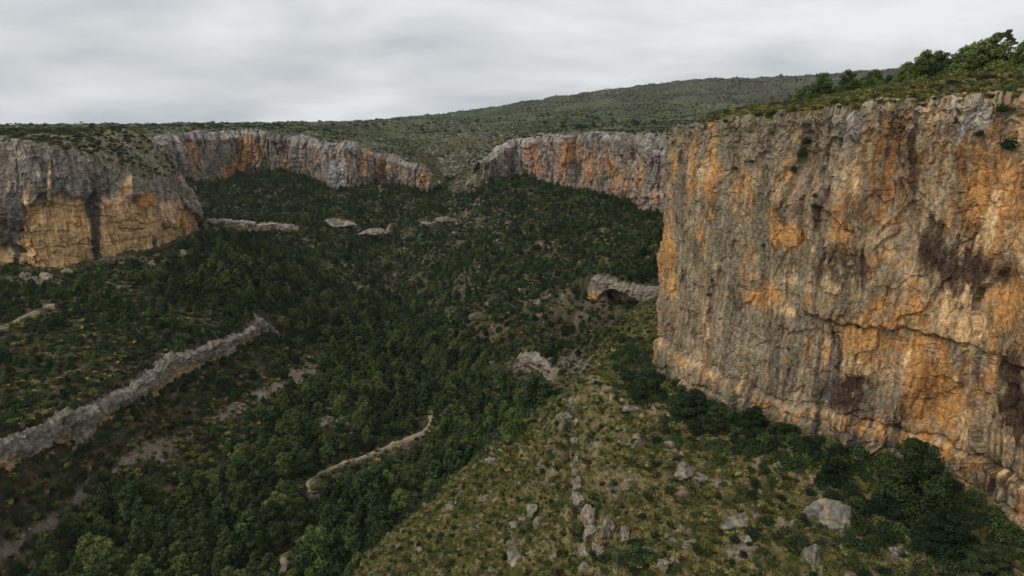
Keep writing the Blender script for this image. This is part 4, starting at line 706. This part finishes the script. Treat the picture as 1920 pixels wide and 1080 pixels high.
for i, (px_, py_, wp, lab) in enumerate(BLD):
    x, y, z = hit(px_, py_, 70, 1100); w_ = wp / F * math.hypot(y, z) * .46; warm = .25 if 'brown' in lab or 'block' in lab else 0
    sh = (1, .85, .7) if 'outcrop' not in lab else (.8, 1.3, 1.0)
    if 'wedge' in lab: sh = (1.25, .7, .8)
    if 'upright' in lab or 'standing' in lab or 'tall' in lab or 'tower' in lab or 'pinnacle' in lab: sh = (.75, .75, 1.5)
    if 'outcrop' in lab and 'far woods' in lab or 'crag' in lab: sh = (1.5, .9, .55)
    if 'slab' in lab or 'flat' in lab: sh = (1.1, .7, .4)
    me = rock_shape(500 + i * 7, 4, sh, cuts=9 if 'wedge' in lab else 16, warm=warm); o = link(bpy.data.objects.new('boulder', me)); o.location = (x, y, z + (.08 if 'outcrop' not in lab else .35) * w_ * sh[2]); o.scale = (w_,) * 3; o.rotation_euler = (rng.uniform(-.2, .2), rng.uniform(-.25, .25), rng.uniform(-.6, .6)); tagd(o, lab, 'boulder')
X, Y, Z, sd, m, px, py = field(-60, 100, 90, 250, 5.5); ns_ = near_side(X, Y); k = (m < .02) & (sd < -1) & (ns_ > 2) & (rng.random(len(X)) < .4) & (px > 600) & (px < 1920) & (py < 1080); k &= visible(X, Y, Z + .5)
for a in np.nonzero(k)[0][:230]:
    o = link(bpy.data.objects.new('stone', rockM[rng.integers(5)])); w_ = rng.gamma(2.5, .3) + .2; o.location = (X[a], Y[a], Z[a]); o.scale = (w_ * 1.2, w_, w_); o.rotation_euler = (rng.uniform(-.3, .3), rng.uniform(-.3, .3), rng.uniform(0, 6)); tagd(o, 'small weathered limestone stone lying among the grass of the near slope', 'stone', 'small stones strewn over the near slope')

# ------------------------------------------------------------------ individuals (largest in view) and the rest as mass
K_, X, Y, Z, Hh, Vr = [np.concatenate([it[i] for it in items]) for i in range(6)]
px, py = proj(X, Y, Z); siz = Hh * F / np.hypot(Y, Z); inv = (px > 4) & (px < 1916) & (py - siz * .7 < 1078) & (py > 0)
def label_for(kind, px_, py_, Y_):
    n = dict(pine='pine tree', oak='evergreen tree', shrub='shrub')[kind]; c1 = dict(pine='green', oak='dark rounded', shrub='dark low')[kind]
    if py_ < 470 and px_ < 380: return f'{c1} {n} on the sloping top of the left bluff', f'{n}s on top of the left bluff'
    if px_ > 1200 and py_ < 240: return f'{c1} {n} in the grass on top of the near cliff', f'{n}s on the near plateau'
    if px_ < 560 and py_ > 900: return f'{c1} {n} in the wood at the bottom left of the gorge', f'{n}s in the bottom left wood'
    if px_ < 560 and py_ > 640 + (515 - px_) * .45: return f'{c1} {n} on the slope under the long rock ledge', f'{n}s below the long ledge'
    if px_ < 560: return f'{c1} {n} on the slope between left bluff and long ledge', f'{n}s between bluff and long ledge'
    if Y_ < 330 and px_ > 1060: return f'{c1} {n} on the rocky terrace below the near cliff', f'{n}s on the terrace'
    if px_ > 1060 - (py_ - 740) * .9 and py_ > 740: return f'{c1} {n} on the grassy spur left of the small step', f'{n}s on the grassy spur'
    if py_ > 700: return f'{c1} {n} on the gorge floor along the track', f'{n}s on the gorge floor'
    if px_ < 830: return f'{c1} {n} on the wooded slope at the head of the gorge', f'{n}s at the head of the gorge'
    return f'{c1} {n} on the slope under the far right cliff', f'{n}s under the far right cliff'
picked = np.zeros(len(X), bool); DIV = dict(pine=8., oak=6., shrub=1.55, far=1.55); KL = dict(pine=pineK, oak=oakK, shrub=shrubK)
for kd, cnt in (('pine', 262), ('oak', 270), ('shrub', 275)):
    c_ = np.nonzero((K_ == kd) & inv)[0]; c_ = c_[np.argsort(-siz[c_])][:1500]; c_ = c_[visible(X[c_], Y[c_], Z[c_] + .9 * Hh[c_])][:cnt]; picked[c_] = True
    for a in c_:
        s_ = Hh[a] / DIV[kd]; wv = rng.uniform(.85, 1.2); lab, grp = label_for(kd, px[a], py[a], Y[a]); KL[kd][Vr[a]].put(X[a], Y[a], Z[a] - .15, (s_ * wv, s_ * wv, s_), rng.uniform(0, 6.28), lab, grp)
def mass(name, sel, protos, z_off, scl, zs, var, tilt=.08, label=None):
    n = len(sel[0]); me = bpy.data.meshes.new(name); me.vertices.add(n); P = np.stack([sel[0], sel[1], sel[2] + z_off], 1).astype(np.float32); me.vertices.foreach_set('co', P.reshape(-1))
    def at(nm, ty, arr, key): a_ = me.attributes.new(nm, ty, 'POINT'); a_.data.foreach_set(key, np.ascontiguousarray(arr).reshape(-1))
    at('rot', 'FLOAT_VECTOR', np.stack([rng.normal(0, tilt, n), rng.normal(0, tilt, n), rng.uniform(0, 6.28, n)], 1).astype(np.float32), 'vector'); at('scl', 'FLOAT_VECTOR', np.stack([scl, scl, zs], 1).astype(np.float32), 'vector'); at('pick', 'INT', var.astype(np.int32), 'value')
    o = bpy.data.objects.new(name, me); col.objects.link(o); o['kind'] = 'stuff'
    g = bpy.data.node_groups.new(name, 'GeometryNodeTree'); g.interface.new_socket('Geometry', in_out='INPUT', socket_type='NodeSocketGeometry'); g.interface.new_socket('Geometry', in_out='OUTPUT', socket_type='NodeSocketGeometry')
    gi = g.nodes.new('NodeGroupInput'); go = g.nodes.new('NodeGroupOutput'); ip = g.nodes.new('GeometryNodeInstanceOnPoints'); gt = g.nodes.new('GeometryNodeGeometryToInstance')
    for p in protos[::-1]:
        oi = g.nodes.new('GeometryNodeObjectInfo'); oi.inputs['Object'].default_value = p; oi.transform_space = 'ORIGINAL'; g.links.new(oi.outputs['Geometry'], gt.inputs[0])
    def na(nm, ty): a_ = g.nodes.new('GeometryNodeInputNamedAttribute'); a_.data_type = ty; a_.inputs['Name'].default_value = nm; return a_.outputs['Attribute']
    g.links.new(gi.outputs[0], ip.inputs['Points']); g.links.new(gt.outputs[0], ip.inputs['Instance']); ip.inputs['Pick Instance'].default_value = True
    g.links.new(na('pick', 'INT'), ip.inputs['Instance Index']); g.links.new(na('rot', 'FLOAT_VECTOR'), ip.inputs['Rotation']); g.links.new(na('scl', 'FLOAT_VECTOR'), ip.inputs['Scale']); g.links.new(ip.outputs[0], go.inputs[0])
    md = o.modifiers.new('scatter', 'NODES'); md.node_group = g; return o
wr = lambda n: rng.uniform(.85, 1.2, n)
def m2(name, kd, protos):
    s_ = (K_ == kd) & ~picked; q = Hh[s_] / DIV[kd]; mass(name, (X[s_], Y[s_], Z[s_]), protos, -.15, q * wr(len(q)), q, Vr[s_]); print(name, s_.sum())
m2('pine_woodland', 'pine', [k.first for k in pineK]); m2('evergreen_woodland', 'oak', [k.first for k in oakK]); m2('shrubbery', 'shrub', [k.first for k in shrubK]); m2('distant_scrub', 'far', [k.first for k in shrubK])
# grass
g0 = [link(bpy.data.objects.new('grass', tuft_shape(700 + i, mat=M_tuft, n=110))) for i in range(3)]; g0 += [link(bpy.data.objects.new('grass', shrub_shape(710, n=6, R_=.7, H=.7, per=110, size=.085, mat=M_tuft))), link(bpy.data.objects.new('grass', shrub_shape(711, n=6, R_=.75, H=.6, per=110, size=.085, mat=M_tuft)))]
for i, o in enumerate(g0): o['kind'] = 'stuff'; o.location = hit(1000 + 40 * i, 900 + 20 * i, 70, 330)
X, Y, Z, sd, m, px, py = field(-110, 130, 85, 330, 1.0); ns_ = near_side(X, Y); n1v = fbm(X / 7, Y / 7, 5, 40, .6); n3v = fbm(X / 2, Y / 2, 4, 42, .6)
k = (m < .02) & (ns_ > -4) & (sd < -.6) & (rng.random(len(X)) < .95 - 1.2 * np.clip(n3v + n1v * .8, 0, 1) + .2 * S((1100 - px) / 60)); print('grass', k.sum()); n = k.sum(); s_ = rng.gamma(5, .2, n) + .15
mass('grass_cover', (X[k], Y[k], Z[k]), g0, -.05, s_, s_ * rng.uniform(.7, 1.1, n), rng.choice(5, n, p=(.09, .08, .08, .38, .37)))
X, Y, Z, sd, m, px, py = field(30, 260, 60, 420, 1.3, rat=1.0); k = (m > .35) & (rng.random(len(X)) < .75) & (py > 120); n = k.sum(); s_ = rng.uniform(.7, 1.8, n); mass('plateau_grass', (X[k], Y[k], Z[k]), g0, -.05, s_, s_ * .9, rng.choice(5, n)); print('pgrass', n)
X, Y, Z, sd, m, px, py = field(-470, -190, 330, 620, 1.9, rat=.95); k = (m > .5) & (rng.random(len(X)) < .6); n = k.sum(); s_ = rng.uniform(.6, 1.4, n); mass('bluff_grass', (X[k], Y[k], Z[k]), g0, -.05, s_, s_ * .8, rng.choice(5, n))
X, Y, Z, sd, m, px, py = field(-300, 60, 110, 420, 1.9); B_ = bare(px, py); k = (m < .02) & (near_side(X, Y) < 0) & (rng.random(len(X)) < .25 + .55 * gs(px, py, 250, 850, 320, 160) - .2 * B_); n = k.sum(); s_ = rng.gamma(5, .28, n) + .4; mass('slope_grass', (X[k], Y[k], Z[k]), g0, -.05, s_, s_ * .8, rng.choice(5, n))
# reeds on the gorge floor
ro = link(bpy.data.objects.new('reeds', tuft_shape(720, mat=M_reed, n=60, R_=.8, H=3.2, name='reeds'))); ro['kind'] = 'stuff'; ro.location = hit(885, 850, 100, 500)
X, Y, Z, sd, m, px, py = field(-90, 60, 220, 430, 1.1); k = (m < .02) & (near_side(X, Y) < 0) & (rng.random(len(X)) < 1.2 * gs(px, py, 885, 845, 38, 26) + 1.1 * gs(px, py, 915, 706, 40, 8) + .5 * gs(px, py, 850, 730, 60, 20) + .5 * gs(px, py, 980, 775, 30, 14)); n = k.sum(); s_ = rng.uniform(.7, 1.2, n)
mass('reed_bed', (X[k], Y[k], Z[k]), [ro], -.1, s_, s_, np.zeros(n))
# loose rock
rb = [link(bpy.data.objects.new('rubble', rock_shape(800 + i, 1, (1, .8, .7), tint=(.25, .21, .16)))) for i in range(3)]
for i, o in enumerate(rb): o['kind'] = 'stuff'; o.scale = (.4,) * 3; o.location = hit(1200 + 30 * i, 940, 70, 300)
X, Y, Z, sd, m, px, py = field(-400, 200, 90, 840, 1.7); B_ = bare(px, py); ns_ = near_side(X, Y); cl_ = fbm(X / 9, Y / 9, 3, 60)
k = (m < .02) & (sd < 0) & (rng.random(len(X)) < .75 * np.clip(B_, 0, 1) + .012 + .10 * (ns_ > 0) * (1 + 1.2 * (px > 1080)) + .12 * S((cl_ - .3) / .2) + .08 * S((sd + 14) / 10) * (Y > 330)); n = k.sum(); s_ = rng.gamma(2, .17, n) + .12; s_ *= 1 + .5 * S((Y[k] - 300) / 300); print('rubble', n)
mass('loose_rock', (X[k], Y[k], Z[k]), rb, 0, s_, s_ * .9, rng.integers(0, 3, n), tilt=.3)
X, Y, Z, sd, m, px, py = field(-700, 900, 700, 1700, 6.5); q_ = 1.0 * gs(px, py, 850, 315, 60, 45) + .8 * gs(px, py, 900, 270, 130, 40); k = (rng.random(len(X)) < .02 + .4 * q_ * (.5 + fbm(X / 30, Y / 30, 3, 62))) & ((m > .3) | (Y > 760)); n = k.sum(); s_ = rng.gamma(2, .7, n) + .5
mass('hillside_rock', (X[k], Y[k], Z[k]), rb, 0, s_, s_ * .7, rng.integers(0, 3, n), tilt=.3)

# ------------------------------------------------------------------ track
def track(pts, w_, name='path'):
    P = [hit(a, b, 100, 700) for a, b in pts]; P = catmull([(p[0], p[1], 0) for p in P], 1.2); T_ = np.gradient(P[:, :2], axis=0); T_ /= np.hypot(T_[:, 0], T_[:, 1])[:, None] + 1e-9
    V = []; n = len(P); ww = w_ * (1 + .25 * fbm(np.arange(n) / 6., np.zeros(n), 3, 66))
    for k in (-1, -.5, 0, .5, 1):
        x = P[:, 0] - T_[:, 1] * ww * k; y = P[:, 1] + T_[:, 0] * ww * k; g0_ = G(P[:, 0], P[:, 1]); g0_ = np.convolve(np.pad(g0_, 3, 'edge'), np.ones(7) / 7, 'valid'); z = np.maximum(g0_, np.maximum(G(x, y), G(P[:, 0], P[:, 1])) - .2) + .5 - 1.0 * abs(k) ** 3; V.append(np.stack([x, y, z], 1))
    return grid_mesh(name, np.stack(V, 1), n, 5, M_path, None, 'structure', smooth=True)
track(PATH, 1.15); track(PATH2, 1.8); track(PATH3, 1.0); track([(832, 742), (838, 752), (846, 762)], .8)
# ------------------------------------------------------------------ light, sky, air
sun = bpy.data.lights.new('sun', 'SUN'); so = bpy.data.objects.new('sun', sun); col.objects.link(so)
EL, AZ = 48, 235      # AZ clockwise from +Y: light comes from behind and left
sun.energy = 1.5; sun.angle = R(25); sun.color = (1, .95, .87)
d = Vector((math.sin(R(AZ)) * math.cos(R(EL)), math.cos(R(AZ)) * math.cos(R(EL)), math.sin(R(EL)))); so.rotation_euler = d.to_track_quat('Z', 'Y').to_euler()
w = bpy.data.worlds.new('World'); sc.world = w; w.use_nodes = True; nt = w.node_tree; bg = nt.nodes['Background']
sky = nd(nt, 'ShaderNodeTexSky', sky_type='NISHITA', sun_disc=False); sky.sun_elevation = R(EL); sky.sun_rotation = R(AZ); sky.air_density = 1.5; sky.dust_density = 3
bg.inputs['Strength'].default_value = .1
tc = nd(nt, 'ShaderNodeTexCoord'); sep = nd(nt, 'ShaderNodeSeparateXYZ'); nt.links.new(tc.outputs['Generated'], sep.inputs[0])
za = nd(nt, 'ShaderNodeMath', operation='ADD'); za.inputs[1].default_value = .30; zm = nd(nt, 'ShaderNodeMath', operation='MAXIMUM'); zm.inputs[1].default_value = .06
nt.links.new(sep.outputs[2], za.inputs[0]); nt.links.new(za.outputs[0], zm.inputs[0])
cv = nd(nt, 'ShaderNodeCombineXYZ')
for k, i in (('x', 0), ('y', 1)):
    dv = nd(nt, 'ShaderNodeMath', operation='DIVIDE'); nt.links.new(sep.outputs[i], dv.inputs[0]); nt.links.new(zm.outputs[0], dv.inputs[1]); nt.links.new(dv.outputs[0], cv.inputs[i])
mp = nd(nt, 'ShaderNodeMapping'); mp.inputs['Scale'].default_value = (.9, 1.25, 1); mp.inputs['Rotation'].default_value = (0, 0, R(12)); mp.inputs['Location'].default_value = (2.1, .7, 0); nt.links.new(cv.outputs[0], mp.inputs[0])
n1_ = nd(nt, 'ShaderNodeTexNoise'); n1_.inputs['Scale'].default_value = 1.3; n1_.inputs['Detail'].default_value = 9; n1_.inputs['Roughness'].default_value = .5; n1_.inputs['Distortion'].default_value = .25; nt.links.new(mp.outputs[0], n1_.inputs['Vector'])
cr = nd(nt, 'ShaderNodeValToRGB'); e = cr.color_ramp.elements; e[0].position = .36; e[0].color = (4.9, 5.3, 5.6, 1); e[1].position = .64; e[1].color = (8.2, 8.35, 8.45, 1); k = e.new(.5); k.color = (6.5, 6.75, 6.95, 1)
nt.links.new(n1_.outputs['Fac'], cr.inputs[0])
mx = nd(nt, 'ShaderNodeMix', data_type='RGBA'); mx.inputs[0].default_value = .93; nt.links.new(sky.outputs[0], mx.inputs[6]); nt.links.new(cr.outputs[0], mx.inputs[7]); nt.links.new(mx.outputs[2], bg.inputs['Color'])
# haze
HZ = 1
if HZ:
    x0, x1, y0, y1, z0, z1 = -9500, 9500, -200, 9500, -420, 330
    V = [(x, y, z) for x in (x0, x1) for y in (y0, y1) for z in (z0, z1)]
    mh = bpy.data.materials.new('haze_air'); mh.use_nodes = True; nt = mh.node_tree; nt.nodes.clear()
    pv = nd(nt, 'ShaderNodeVolumePrincipled'); pv.inputs['Density'].default_value = .000024; pv.inputs['Color'].default_value = (.86, .92, 1, 1); pv.inputs['Anisotropy'].default_value = .2
    om = nd(nt, 'ShaderNodeOutputMaterial'); nt.links.new(pv.outputs[0], om.inputs['Volume'])
    me = raw_mesh('haze', V, [(0, 1, 3, 2), (4, 6, 7, 5), (0, 4, 5, 1), (2, 3, 7, 6), (0, 2, 6, 4), (1, 5, 7, 3)], mh); ho = bpy.data.objects.new('haze', me); col.objects.link(ho); ho['kind'] = 'stuff'
sc.view_settings.view_transform = 'Standard'; sc.view_settings.look = 'None'; sc.view_settings.exposure = .13; sc.view_settings.gamma = 1
sc.render.engine = 'CYCLES'; sc.cycles.use_denoising = True; sc.cycles.denoising_prefilter = 'ACCURATE'; sc.cycles.denoising_input_passes = 'RGB_ALBEDO_NORMAL'; sc.cycles.volume_bounces = 0; sc.cycles.max_bounces = 4; sc.cycles.diffuse_bounces = 2; sc.cycles.caustics_reflective = False; sc.cycles.caustics_refractive = False
print('done')
